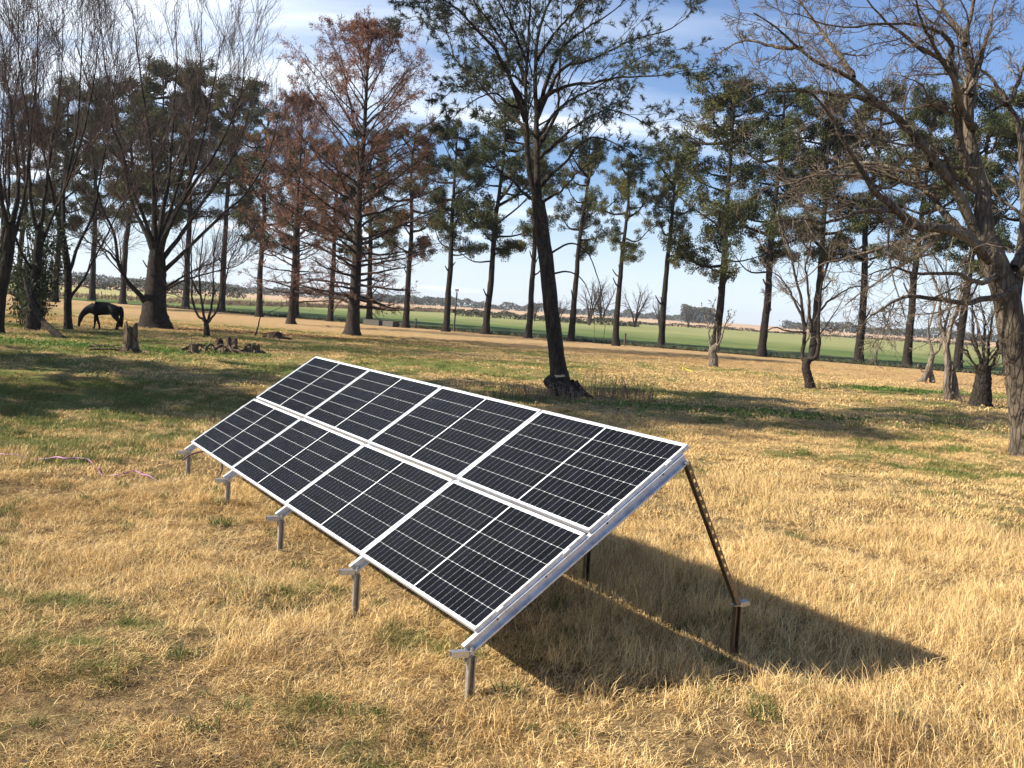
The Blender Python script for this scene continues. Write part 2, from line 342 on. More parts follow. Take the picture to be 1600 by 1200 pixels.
MT = dict(
    ground=m_ground(), blade=m_blade('grass_blades'), weed=leaf('green_weed_leaf', [(0.05, 0.11, 0.02), (0.09, 0.17, 0.03), (0.15, 0.22, 0.05)], 0.3),
    crop=m_field('green_crop', [(0.058, 0.094, 0.026), (0.092, 0.130, 0.036), (0.155, 0.170, 0.056)], 0.12, (1, 0.35, 1), crop_extra),
    pasture=m_field('pale_pasture', [(0.20, 0.21, 0.07), (0.32, 0.30, 0.12), (0.42, 0.34, 0.17)], 0.05, (1, 0.3, 1)),
    stubble=m_field('dry_stubble', [(0.30, 0.19, 0.11), (0.42, 0.29, 0.18), (0.52, 0.37, 0.25)], 0.012, (0.4, 1, 1)),
    bark_dark=bark('dark_furrowed_bark', (0.010, 0.008, 0.006), (0.052, 0.039, 0.030)),
    bark_mid=bark('brown_bark', (0.016, 0.012, 0.009), (0.085, 0.063, 0.049), 9.0),
    bark_grey=bark('grey_lichen_bark', (0.035, 0.027, 0.020), (0.19, 0.150, 0.110), 5.0, patch=(0.20, 0.165, 0.115)),
    bark_pale=bark('pale_bark', (0.08, 0.062, 0.046), (0.32, 0.26, 0.20), 4.0),
    twig_dark=bark('dark_twigs', (0.045, 0.030, 0.026), (0.150, 0.102, 0.085), 2.0, 0.0),
    twig_red=bark('russet_twigs', (0.055, 0.026, 0.018), (0.17, 0.088, 0.058), 2.0, 0.0),
    twig_grey=bark('grey_twigs', (0.060, 0.046, 0.034), (0.21, 0.165, 0.120), 2.0, 0.0),
    wood_cut=solid('cut_wood', (0.55, 0.42, 0.27), 0.8, c2=(0.32, 0.22, 0.13), scale=5, spec=0.2),
    wood_old=bark('weathered_wood', (0.035, 0.023, 0.016), (0.24, 0.170, 0.110), 4.0, 0.9),
    pine1=leaf('dark_conifer_foliage', [(0.016, 0.026, 0.011), (0.038, 0.052, 0.018), (0.090, 0.096, 0.030)], 0.12),
    pine2=leaf('olive_conifer_foliage', [(0.022, 0.030, 0.011), (0.058, 0.066, 0.020), (0.130, 0.120, 0.034)], 0.14),
    pine3=leaf('brownish_conifer_foliage', [(0.028, 0.029, 0.015), (0.060, 0.057, 0.025), (0.12, 0.100, 0.042)], 0.12),
    needle=leaf('blue_green_needles', [(0.030, 0.042, 0.034), (0.060, 0.078, 0.056), (0.11, 0.122, 0.072)], 0.2, 0.5),
    russet=leaf('russet_needles', [(0.10, 0.045, 0.030), (0.19, 0.090, 0.060), (0.30, 0.160, 0.105)], 0.25),
    vine=leaf('vine_leaves', [(0.020, 0.034, 0.014), (0.045, 0.066, 0.026), (0.10, 0.11, 0.05)], 0.2),
    wood_far=leaf('far_woodland', [(0.030, 0.034, 0.022), (0.050, 0.052, 0.032), (0.080, 0.074, 0.048)], 0.0, nscale=0.02),
    scrub=leaf('dry_scrub', [(0.09, 0.060, 0.040), (0.17, 0.115, 0.075), (0.28, 0.20, 0.13)], 0.1, nscale=0.1),
    alu=m_metal('anodised_aluminium', (0.74, 0.76, 0.80), 0.40, 0.6), galv=m_metal('galvanised_steel', (0.60, 0.61, 0.62), 0.34, 0.9),
    steel_dull=m_metal('dull_zinc_steel', (0.50, 0.47, 0.42), 0.42, 0.8),
    weed_blade=leaf('green_tuft_blades', [(0.045, 0.075, 0.018), (0.095, 0.125, 0.032), (0.22, 0.22, 0.075)], 0.2),
    shaded_steel=m_metal('shaded_dark_steel', (0.24, 0.19, 0.13), 0.36, 0.85),  # zinc steel of rear posts and braces, their shade put into the colour
    back=solid('white_backsheet', (0.78, 0.79, 0.80), 0.4), glass=m_glass(), cell=m_cell(),
    hose=solid('pink_violet_hose', (0.42, 0.17, 0.36), 0.45, var=0.25), cable=solid('dark_red_cable', (0.075, 0.022, 0.03), 0.5, var=0.3),
    coat=solid('black_horse_coat', (0.005, 0.0045, 0.005), 0.55, var=0.4, scale=3, spec=0.12), mane=solid('black_mane_hair', (0.004, 0.004, 0.004), 0.8, spec=0.1),
    hoof=solid('dark_hoof', (0.03, 0.025, 0.02), 0.6), yellow=solid('yellow_rope', (0.70, 0.55, 0.03), 0.6),
    concrete=solid('old_concrete', (0.10, 0.09, 0.075), 0.9, var=0.4, bump=0.5), wire=m_metal('fence_wire', (0.3, 0.29, 0.28), 0.5),
    post=bark('fence_post_wood', (0.05, 0.038, 0.03), (0.20, 0.16, 0.12), 6.0), black=solid('black_plastic', (0.015, 0.015, 0.015), 0.5),
    rust=solid('rust_leaves', (0.26, 0.09, 0.03), 0.9, var=0.5),
)

# ------------------------------------------------------------------ the land
def vnoise(x, y, seed=0):
    """smooth value noise in numpy"""
    xi = np.floor(x).astype(np.int64); yi = np.floor(y).astype(np.int64); fx = x - xi; fy = y - yi
    fx = fx * fx * (3 - 2 * fx); fy = fy * fy * (3 - 2 * fy)
    def h(a, b):
        k = (a * 374761393 + b * 668265263 + seed * 974711) & 0x7fffffff; k = ((k ^ (k >> 13)) * 1274126177) & 0x7fffffff
        return ((k ^ (k >> 16)) & 0xffff) / 65535.0
    return (h(xi, yi) * (1 - fx) + h(xi + 1, yi) * fx) * (1 - fy) + (h(xi, yi + 1) * (1 - fx) + h(xi + 1, yi + 1) * fx) * fy

def gz(x, y):
    x = np.asarray(x, float); y = np.asarray(y, float)
    z = 0.115 * (vnoise(x * 1.5, y * 1.5, 1) - 0.5) + 0.065 * (vnoise(x * 3.9, y * 3.9, 2) - 0.5) + 0.10 * (vnoise(x * 0.25, y * 0.25, 3) - 0.5)
    return z * np.clip((90 - np.hypot(x, y)) / 50, 0, 1) - 0.01

def grid_axis(stops):
    out = [stops[0][0]]
    for (a, _), (b, n) in zip(stops[:-1], stops[1:]): out += list(np.linspace(a, b, n + 1)[1:])
    return np.array(out)

gx = grid_axis([(-4000, 0), (-400, 8), (-80, 16), (-22, 40), (22, 220), (80, 40), (400, 16), (4000, 8)])
gy = grid_axis([(-1500, 0), (-60, 8), (2, 24), (26, 130), (90, 120), (400, 24), (4000, 14)])
X, Y = np.meshgrid(gx, gy); V = np.stack([X, Y, gz(X, Y)], -1).reshape(-1, 3)
nx = len(gx); ii, jj = np.meshgrid(np.arange(nx - 1), np.arange(len(gy) - 1)); b = (jj * nx + ii).ravel()
ground = obj('ground', mesh_np('ground', V, np.stack([b, b + 1, b + nx + 1, b + nx], -1), True, MT['ground'])); tag(ground, kind='structure')

def sheet(name, poly, z, mat):
    bm = bmesh.new(); f = bm.faces.new([bm.verts.new((x, y, z)) for x, y in poly])
    if f.normal.z < 0: f.normal_flip()
    me = bpy.data.meshes.new(name); bm.to_mesh(me); bm.free(); me.materials.append(mat)
    return tag(obj(name, me), kind='structure')

FENCE = [(-140, 150), (-95, 138), (-62.5, 143.9), (-54.8, 150.7), (-51, 159.1), (-47.3, 184.1), (-44.4, 214.9), (-37.9, 242.9), (-27.6, 275), (-18, 318)]
def rowy(x, d): return 94 - 0.6 * x + d * 1.166
sheet('stubble_field', [(-4000, 4000), (4000, 4000), (4000, 400), (420, 345), (60, 338), (-18, 318), (-45, 330), (-120, 350), (-4000, 380)], 0.06, MT['stubble'])
sheet('crop_field', [(-62.0, rowy(-62, 2.0) + 0), (60, rowy(60, 2.0)), (420, -60), (420, 345), (60, 338), (-18, 318), (-27.6, 275), (-37.9, 242.9), (-44.4, 214.9), (-47.3, 184.1), (-51, 159.1), (-54.8, 150.7), (-62.5, 143.9)], 0.06, MT['crop'])
sheet('pasture', [(-4000, 140), (-140, 150), (-95, 138), (-62.5, 143.9), (-54.8, 150.7), (-51, 159.1), (-47.3, 184.1), (-44.4, 214.9), (-37.9, 242.9), (-27.6, 275), (-18, 318), (-45, 330), (-120, 350), (-4000, 380)], 0.05, MT['pasture'])

# ------------------------------------------------------------------ grass
def make_tuft(seed, nb, rad, hmin, hmax, wd, lean, lie=0.0):
    rng = np.random.default_rng(seed); V = []; F = []; k = 0
    for _ in range(nb):
        a = rng.random() * 6.283; r = rad * math.sqrt(rng.random()); bx, by = r * math.cos(a), r * math.sin(a)
        h = rng.uniform(hmin, hmax); az = rng.normal(0.5, 1.1) if rng.random() < 0.6 else rng.random() * 6.283
        ln = lean * rng.uniform(0.4, 1.4)
        if rng.random() < lie: ln = h * 1.1; h *= rng.uniform(0.12, 0.45)
        dx, dy = math.cos(az) * ln, math.sin(az) * ln
        ta = rng.random() * 6.283; tx, ty = math.cos(ta) * wd / 2, math.sin(ta) * wd / 2
        p0 = (bx, by, -0.02); p1 = (bx + dx * 0.35, by + dy * 0.35, h * 0.62); p2 = (bx + dx, by + dy, h)
        V += [(p0[0] - tx, p0[1] - ty, p0[2]), (p0[0] + tx, p0[1] + ty, p0[2]), (p1[0] - tx * .8, p1[1] - ty * .8, p1[2]), (p1[0] + tx * .8, p1[1] + ty * .8, p1[2]), p2]
        F += [(k, k + 1, k + 3), (k, k + 3, k + 2), (k + 2, k + 3, k + 4)]; k += 5
    return mesh_np('grass_tuft', V, np.array(F), False, MT['blade'])

def scatter(name, pts, rot, scl, tufts, kind='stuff', label=None, cat=None):
    """one object whose geometry nodes set the tufts out on its points"""
    me = bpy.data.meshes.new(name); me.vertices.add(len(pts)); me.vertices.foreach_set('co', pts.astype(np.float32).ravel())
    a = me.attributes.new('rot', 'FLOAT_VECTOR', 'POINT'); a.data.foreach_set('vector', rot.astype(np.float32).ravel())
    a = me.attributes.new('scl', 'FLOAT_VECTOR', 'POINT'); a.data.foreach_set('vector', scl.astype(np.float32).ravel())
    me.update()
    o = tag(obj(name, me), label, cat, kind=kind)
    c = bpy.data.collections.new(name + '_source')
    for t in tufts: c.objects.link(bpy.data.objects.new('grass_tuft', t))
    ng = bpy.data.node_groups.new(name, 'GeometryNodeTree')
    ng.interface.new_socket('Geometry', in_out='INPUT', socket_type='NodeSocketGeometry'); ng.interface.new_socket('Geometry', in_out='OUTPUT', socket_type='NodeSocketGeometry')
    w = NT(ng); gi = w.n('NodeGroupInput'); go = w.n('NodeGroupOutput')
    ci = w.n('GeometryNodeCollectionInfo'); ci.inputs['Collection'].default_value = c; ci.inputs['Separate Children'].default_value = True; ci.inputs['Reset Children'].default_value = True
    ra = w.n('GeometryNodeInputNamedAttribute', {'Name': 'rot'}, data_type='FLOAT_VECTOR'); sa = w.n('GeometryNodeInputNamedAttribute', {'Name': 'scl'}, data_type='FLOAT_VECTOR')
    ip = w.n('GeometryNodeInstanceOnPoints', {'Points': gi.outputs[0], 'Instance': ci.outputs[0], 'Pick Instance': True, 'Rotation': ra.outputs[0], 'Scale': sa.outputs[0]})
    w.l.new(ip.outputs[0], go.inputs[0])
    o.modifiers.new('scatter', 'NODES').node_group = ng
    return o

GR = np.random.default_rng(5)
def wedge(y0, y1, dens, margin=2.4, half=0.545):
    area = lambda y: half * y * y + 2 * margin * y / 2 * 2
    n = int(dens * (area(y1) - area(y0))); y = np.sqrt(GR.uniform(y0 * y0, y1 * y1, n)) if y0 > 0 else GR.uniform(y0, y1, n)
    x = GR.uniform(-1, 1, n) * (half * y + margin)
    return x, y

def grass_layer(name, y0, y1, dens, tufts, s0, s1, hvar=0.8, label=None, tall=None):
    x, y = wedge(y0, y1, dens); h = vnoise(x * 0.8, y * 0.8, 11) * 0.6 + vnoise(x * 2.3, y * 2.3, 12) * 0.4
    right = np.clip((x - (-1.0)) / 2.5, 0, 1) * np.clip((18 - y) / 8, 0, 1)
    hh = (1 - hvar) + hvar * 2 * h * (0.60 + 0.52 * right)
    keep = (h > 0.36) | (GR.random(len(x)) < 0.22 + h * .6)
    if tall is not None: keep &= (vnoise(x * 0.55, y * 0.55, 21) + 0.30 * right) > tall
    x, y, hh = x[keep], y[keep], hh[keep]; n = len(x)
    pts = np.stack([x, y, gz(x, y)], -1); rot = np.zeros((n, 3)); rot[:, 2] = GR.normal(0, 0.7, n) + 5.0 * (vnoise(x * 0.35, y * 0.35, 31) - 0.5)
    rot[:, 0] = GR.normal(0, 0.12, n); rot[:, 1] = GR.normal(0, 0.12, n)
    s = GR.uniform(s0, s1, n); scl = np.stack([s, s, s * hh], -1)
    return scatter(name, pts, rot, scl, tufts, label=label, cat='grass')

T_near = [make_tuft(100 + i, 48, 0.115, 0.026, 0.090, 0.0036, 0.115, 0.78) for i in range(8)]
T_tall = [make_tuft(120 + i, 20, 0.10, 0.10, 0.22, 0.0040, 0.12, 0.20) for i in range(6)]
T_mid = [make_tuft(140 + i, 40, 0.15, 0.03, 0.085, 0.0075, 0.07, 0.4) for i in range(5)]
T_far = [make_tuft(160 + i, 46, 0.32, 0.02, 0.065, 0.018, 0.06, 0.4) for i in range(4)]
grass_layer('dry_grass', 3.6, 13.0, 205, T_near, 0.7, 1.35, label='matted straw grass with green patches around the solar array posts')
T_green = [make_tuft(180 + i, 60, 0.10, 0.06, 0.15, 0.006, 0.07, 0.25) for i in range(4)]
for t_ in T_green: t_.materials[0] = MT['weed_blade']
def green_tufts():
    x, y = wedge(3.8, 19.0, 5.5); k = (vnoise(x * .9, y * .9, 41) + .25 * (x < 0.5) - .2 * (x > 2)) > .62; x, y = x[k], y[k]; n = len(x)
    rot = np.zeros((n, 3)); rot[:, 2] = GR.random(n) * 6.28; s = GR.uniform(.5, 1.25, n)
    scatter('green_tufts', np.stack([x, y, gz(x, y)], -1), rot, np.stack([s, s, s * .75], -1), T_green, label='small olive green grass tufts scattered through the near straw', cat='grass')
green_tufts()
grass_layer('tall_dry_grass', 3.6, 17.0, 34, T_tall, 0.7, 1.25, label='taller pale straw stalks standing out of the near turf', tall=0.62)
grass_layer('short_grass', 13.0, 27.0, 60, T_mid, 0.8, 1.3, label='short half green turf behind the solar array')
grass_layer('far_grass', 27.0, 74.0, 7.5, T_far, 0.8, 1.4, label='mown green and tan turf under the trees')

# ------------------------------------------------------------------ the solar array
A0 = np.array([-0.1377, 6.5950, 0.4499]); AU = np.array([-0.50815, 0.86125, 0.00614]); AU /= np.linalg.norm(AU)
AS = np.array([0.69920, 0.41254, 0.58390]); AS = nrm(AS - AU * (AS @ AU)); AN = np.cross(AS, AU); AN = AN if AN[2] > 0 else -AN
SH = np.array([AS[0], AS[1], 0]); SH /= np.linalg.norm(SH); UH = np.array([AU[0], AU[1], 0]); UH /= np.linalg.norm(UH); ZZ = np.array([0, 0, 1.0])
PITCH_U, PITCH_S, GAP_U, GAP_S, FRAME_D = 2.0625, 1.0675, 0.022, 0.030, 0.035
array_root = empty('solar_array', (A0[0], A0[1], 0))
tag(array_root, 'tilted ground-mounted array of eight dark solar panels in two rows on galvanised posts', 'solar panels')
def loc3(u, s, n): return AU * u + AS * s + AN * n + np.array([0, 0, A0[2]])

def bar(acc, c, hu, hs, hn): acc.box(c, AU, AS, AN, hu, hs, hn)
PW, PH = PITCH_U - GAP_U, (2.105 - GAP_S) / 2
# frame mesh (about the panel's centre, top face at n = 0)
fa = Acc(); LIP = 0.012
for s in (-1, 1):
    bar(fa, AS * s * (PH / 2 - LIP / 2) - AN * FRAME_D / 2, PW / 2, LIP / 2, FRAME_D / 2)
    bar(fa, AU * s * (PW / 2 - LIP / 2) - AN * FRAME_D / 2, LIP / 2, PH / 2 - LIP, FRAME_D / 2)
frame_me = fa.mesh('panel_frame', MT['alu'])
ba = Acc(); bar(ba, -AN * 0.0075, PW / 2 - LIP, PH / 2 - LIP, 0.0015); back_me = ba.mesh('backsheet', MT['back'])
ga = Acc(); bar(ga, -AN * 0.0026, PW / 2 - LIP, PH / 2 - LIP, 0.0006); glass_me = ga.mesh('glass_sheet', MT['glass'])
# half cells: six rows of 24 with a wider seam in the middle
MARG_S, MARG_U, SEAM = 0.026, 0.030, 0.016
CH_ = (PH - 2 * MARG_S) / 6; CW_ = (PW - 2 * MARG_U - SEAM) / 24
def cell_poly(acc, c):
    g, ch = 0.0009, 0.0050; hu, hs = CW_ / 2 - g, CH_ / 2 - g
    P2 = [(-hu + ch, -hs), (hu - ch, -hs), (hu, -hs + ch), (hu, hs - ch), (hu - ch, hs), (-hu + ch, hs), (-hu, hs - ch), (-hu, -hs + ch)]
    top = [c + AU * a + AS * b for a, b in P2]; bot = [t - AN * 0.0003 for t in top]
    acc.add(top, [list(range(8))]); acc.add(top + bot, [[i, i + 8, (i + 1) % 8 + 8, (i + 1) % 8] for i in range(8)])
def fixn(me):
    bm = bmesh.new(); bm.from_mesh(me); bmesh.ops.recalc_face_normals(bm, faces=bm.faces[:]); bm.to_mesh(me); bm.free(); return me
ca = Acc(); cell_poly(ca, np.zeros(3)); cell_me = ca.mesh('cell', MT['cell'])
cells = []
for i in range(24):
    for j in range(6):
        u = -PW / 2 + MARG_U + (i + .5) * CW_ + (SEAM if i >= 12 else 0); cells.append(AU * u + AS * (-PH / 2 + MARG_S + (j + .5) * CH_) - AN * 0.0056)
ca = Acc()
for c in cells: cell_poly(ca, c)
cells_me = ca.mesh('cell', MT['cell'])
ja = Acc(); bar(ja, -AN * 0.02 + AS * 0.2, 0.09, 0.05, 0.010); jb_me = ja.mesh('junction_box', MT['black'])
for k in range(4):
    for r in range(2):
        c = loc3(PITCH_U * (k + .5), PH / 2 + r * (PH + GAP_S), 0.0)
        pn = obj('solar_panel', back_me, array_root, c)
        obj('panel_frame', frame_me, pn); obj('glass_sheet', glass_me, pn); obj('junction_box', jb_me, pn)
        if k == 0:
            for q in cells: obj('cell', cell_me, pn, q)
        else: tag(obj('cells', cells_me, pn), kind='stuff')
# rails: Z sections under each joint, the lower flange turned towards the near side, from the low bracket to past the top edge
RD, RW, RT = 0.072, 0.042, 0.0035
def channel(acc, p0, p1, a, b, depth, width, t):
    """C section from p0 to p1; web normal a, flanges along -a... at +-depth/2 on b"""
    c = (p0 + p1) / 2; d = (p1 - p0); L = np.linalg.norm(d); d = d / L
    acc.box(c, d, a, b, L / 2, t / 2, depth / 2)
    for s in (-1, 1):
        acc.box(c + b * s * (depth / 2 - t / 2) - a * (width / 2 + t / 2), d, a, b, L / 2, width / 2, t / 2)
        acc.box(c + b * s * (depth / 2 - t - 0.004) - a * (width + t / 2 - t / 2), d, a, b, L / 2, t / 2, 0.004)
def zsection(acc, p0, p1, a, b, depth, width, t):
    c = (p0 + p1) / 2; d = (p1 - p0); L = np.linalg.norm(d); d = d / L
    acc.box(c, d, a, b, L / 2, t / 2, depth / 2)
    acc.box(c + b * (depth / 2 - t / 2) + a * (width / 2 + t / 2), d, a, b, L / 2, width / 2, t / 2)
    acc.box(c - b * (depth / 2 - t / 2) - a * (width / 2 + t / 2), d, a, b, L / 2, width / 2, t / 2)
    acc.box(c - b * (depth / 2 - t - 0.004) - a * width, d, a, b, L / 2, t / 2, 0.004)
    acc.box(c + b * (depth / 2 - t / 2) - a * (t / 2 + 0.005), d, a, b, L / 2, 0.005, t / 2)
def offs(k): return [0.012, 0, 0, 0, -0.012][k]
RS0, RS1 = -0.125, 2.03
for k in range(5):
    u0 = PITCH_U * k + offs(k)
    a = Acc(); n0 = -FRAME_D - RD / 2 - 0.001
    uw = u0 + (-0.006 if k == 0 else 0.0)
    zsection(a, loc3(uw, RS0, n0), loc3(uw, RS1, n0), AU, AN, RD, 0.030, RT)
    rl = obj('support_rail', a.mesh('support_rail', MT['alu']), array_root)
    # slots in the lower flange: black blocks painting their inner shade; bolts above
    a = Acc()
    for s in (0.30, 0.95, 1.62): a.box(loc3(uw - 0.017, s, n0 - RD / 2 + RT), AS, AU, AN, 0.026, 0.005, 0.0008)
    for s in (0.17, 0.62, 1.22, 1.80): a.box(loc3(uw - 0.004, s, n0 + RD / 2 - 0.014), AS, AU, AN, 0.006, 0.004, 0.006)
    obj('slot_bolt_row', a.mesh('slot_bolt_row', MT['black']), rl)
    # clamps between the frames
    for s in (0.22, 0.84, 1.28, 1.88):
        a = Acc(); a.box(loc3(PITCH_U * k + (-.004 if k == 0 else .004 if k == 4 else 0), s, -0.008), AS, AU, AN, 0.03, 0.0135 if 0 < k < 4 else 0.006, 0.009)
        obj('clamp', a.mesh('clamp', MT['alu']), rl)
    # front post, bracket and the short channel stub pointing out
    pu = u0 - 0.030; ptop = loc3(pu, RS0 + 0.02, n0 - 0.02)
    base = ptop.copy(); base[2] = -0.25; a = Acc()
    channel(a, base, ptop - ZZ * 0.03, UH, SH, 0.056, 0.032, 0.004); obj('front_post', a.mesh('front_post', MT['steel_dull']), array_root)
    a = Acc(); a.box(ptop - ZZ * 0.02 + UH * 0.02, SH, UH, ZZ, 0.036, 0.003, 0.055); a.box(ptop + ZZ * 0.004 + UH * .0, SH, UH, ZZ, 0.026, 0.020, 0.003)
    a.box(ptop + ZZ * 0.012 - UH * 0.01, SH, UH, ZZ, 0.008, 0.008, 0.016)
    br = obj('bracket', a.mesh('bracket', MT['galv']), array_root)
    a = Acc(); q0 = ptop + ZZ * 0.012 - SH * 0.025; q1 = q0 - SH * 0.125 + ZZ * 0.006
    channel(a, q0, q1, ZZ, UH, 0.050, 0.040, 0.0035); obj('stub_channel', a.mesh('stub_channel', MT['galv']), br)
    # rear post, stub and slotted brace up to the rail's top end
    rtop = loc3(u0 - 0.02, RS1 - 0.035, n0 - RD / 2 + 0.01)
    rp = rtop + SH * 0.63; rp[2] = 0.40
    base = rp.copy(); base[2] = -0.25; a = Acc()
    channel(a, base, rp, UH, SH, 0.060, 0.034, 0.004); obj('rear_post', a.mesh('rear_post', MT['shaded_steel']), array_root)
    a = Acc(); a.box(rp + ZZ * 0.01, SH, UH, ZZ, 0.036, 0.026, 0.003); a.box(rp + ZZ * 0.035, SH, UH, ZZ, 0.008, 0.006, 0.03); br = obj('bracket', a.mesh('bracket', MT['galv']), array_root)
    a = Acc(); channel(a, rp + ZZ * 0.03 + SH * 0.02, rp + ZZ * 0.035 + SH * 0.115, ZZ, UH, 0.058, 0.032, 0.0035); obj('stub_channel', a.mesh('stub_channel', MT['galv']), br)
    d = rtop - rp; L = np.linalg.norm(d); d = d / L; b2 = np.cross(d, UH); b2 /= np.linalg.norm(b2)
    a = Acc(); c = (rtop + rp) / 2
    a.box(c, d, UH, b2, L / 2, 0.020, 0.0015)                       # web seen as the lit middle strip
    for sg in (-1, 1):                                                # slotted side flanges: two strips with bridges
        fx = c + UH * sg * 0.0215
        for off in (-0.003, -0.032): a.box(fx + b2 * off, d, UH, b2, L / 2, 0.0015, 0.005)
        m_ = int(L / 0.075)
        for i in range(m_): a.box(rp + d * (i + .5) * L / m_ + UH * sg * 0.0215 - b2 * 0.0175, d, UH, b2, 0.023, 0.0014, 0.0098)
    bc = obj('rear_brace', a.mesh('rear_brace', MT['shaded_steel']), array_root)
    a = Acc(); a.box(rtop + UH * 0.0 + d * 0.01, UH, d, b2, 0.035, 0.006, 0.006); obj('bolt', a.mesh('bolt', MT['galv']), bc)

# pink-violet supply hose in the grass and the dark loop by the last post
hp = [(-9.6, 15.3), (-8.6, 14.9), (-7.73, 14.9), (-7.13, 14.64), (-6.79, 14.53), (-6.32, 14.3), (-6.16, 14.37), (-5.86, 14.19), (-5.48, 13.6), (-5.18, 13.5), (-5.1, 13.75), (-4.84, 13.48), (-4.6, 13.31), (-4.41, 13.39), (-4.33, 13.30)]
P = catmull([(x, y, 0) for x, y in hp], 160); zz = 0.030 + 0.07 * (vnoise(P[:, 0] * 2.2, P[:, 1] * 2.2, 77) - 0.35); P[:, 2] = gz(P[:, 0], P[:, 1]) + zz
a = Acc(); a.tubes(P, np.full(160, 0.0095), 8); hose = obj('hose', a.mesh('hose', MT['hose'], True)); tag(hose, 'pink violet hose lying in the straw grass left of the array', 'hose')
bx, by = -4.33, 13.32
lp = [(bx + .02, by - .02, .30), (bx + .12, by + .02, .38), (bx + .30, by + .06, .43), (bx + .47, by + .08, .38), (bx + .53, by + .08, .24), (bx + .50, by + .05, .12), (bx + .40, by + .0, .03)]
a = Acc(); a.tubes(catmull(lp, 48), np.full(48, 0.011), 8); cb = obj('cable', a.mesh('cable', MT['cable'], True)); tag(cb, 'dark red cable looping out beside the farthest front post', 'cable')

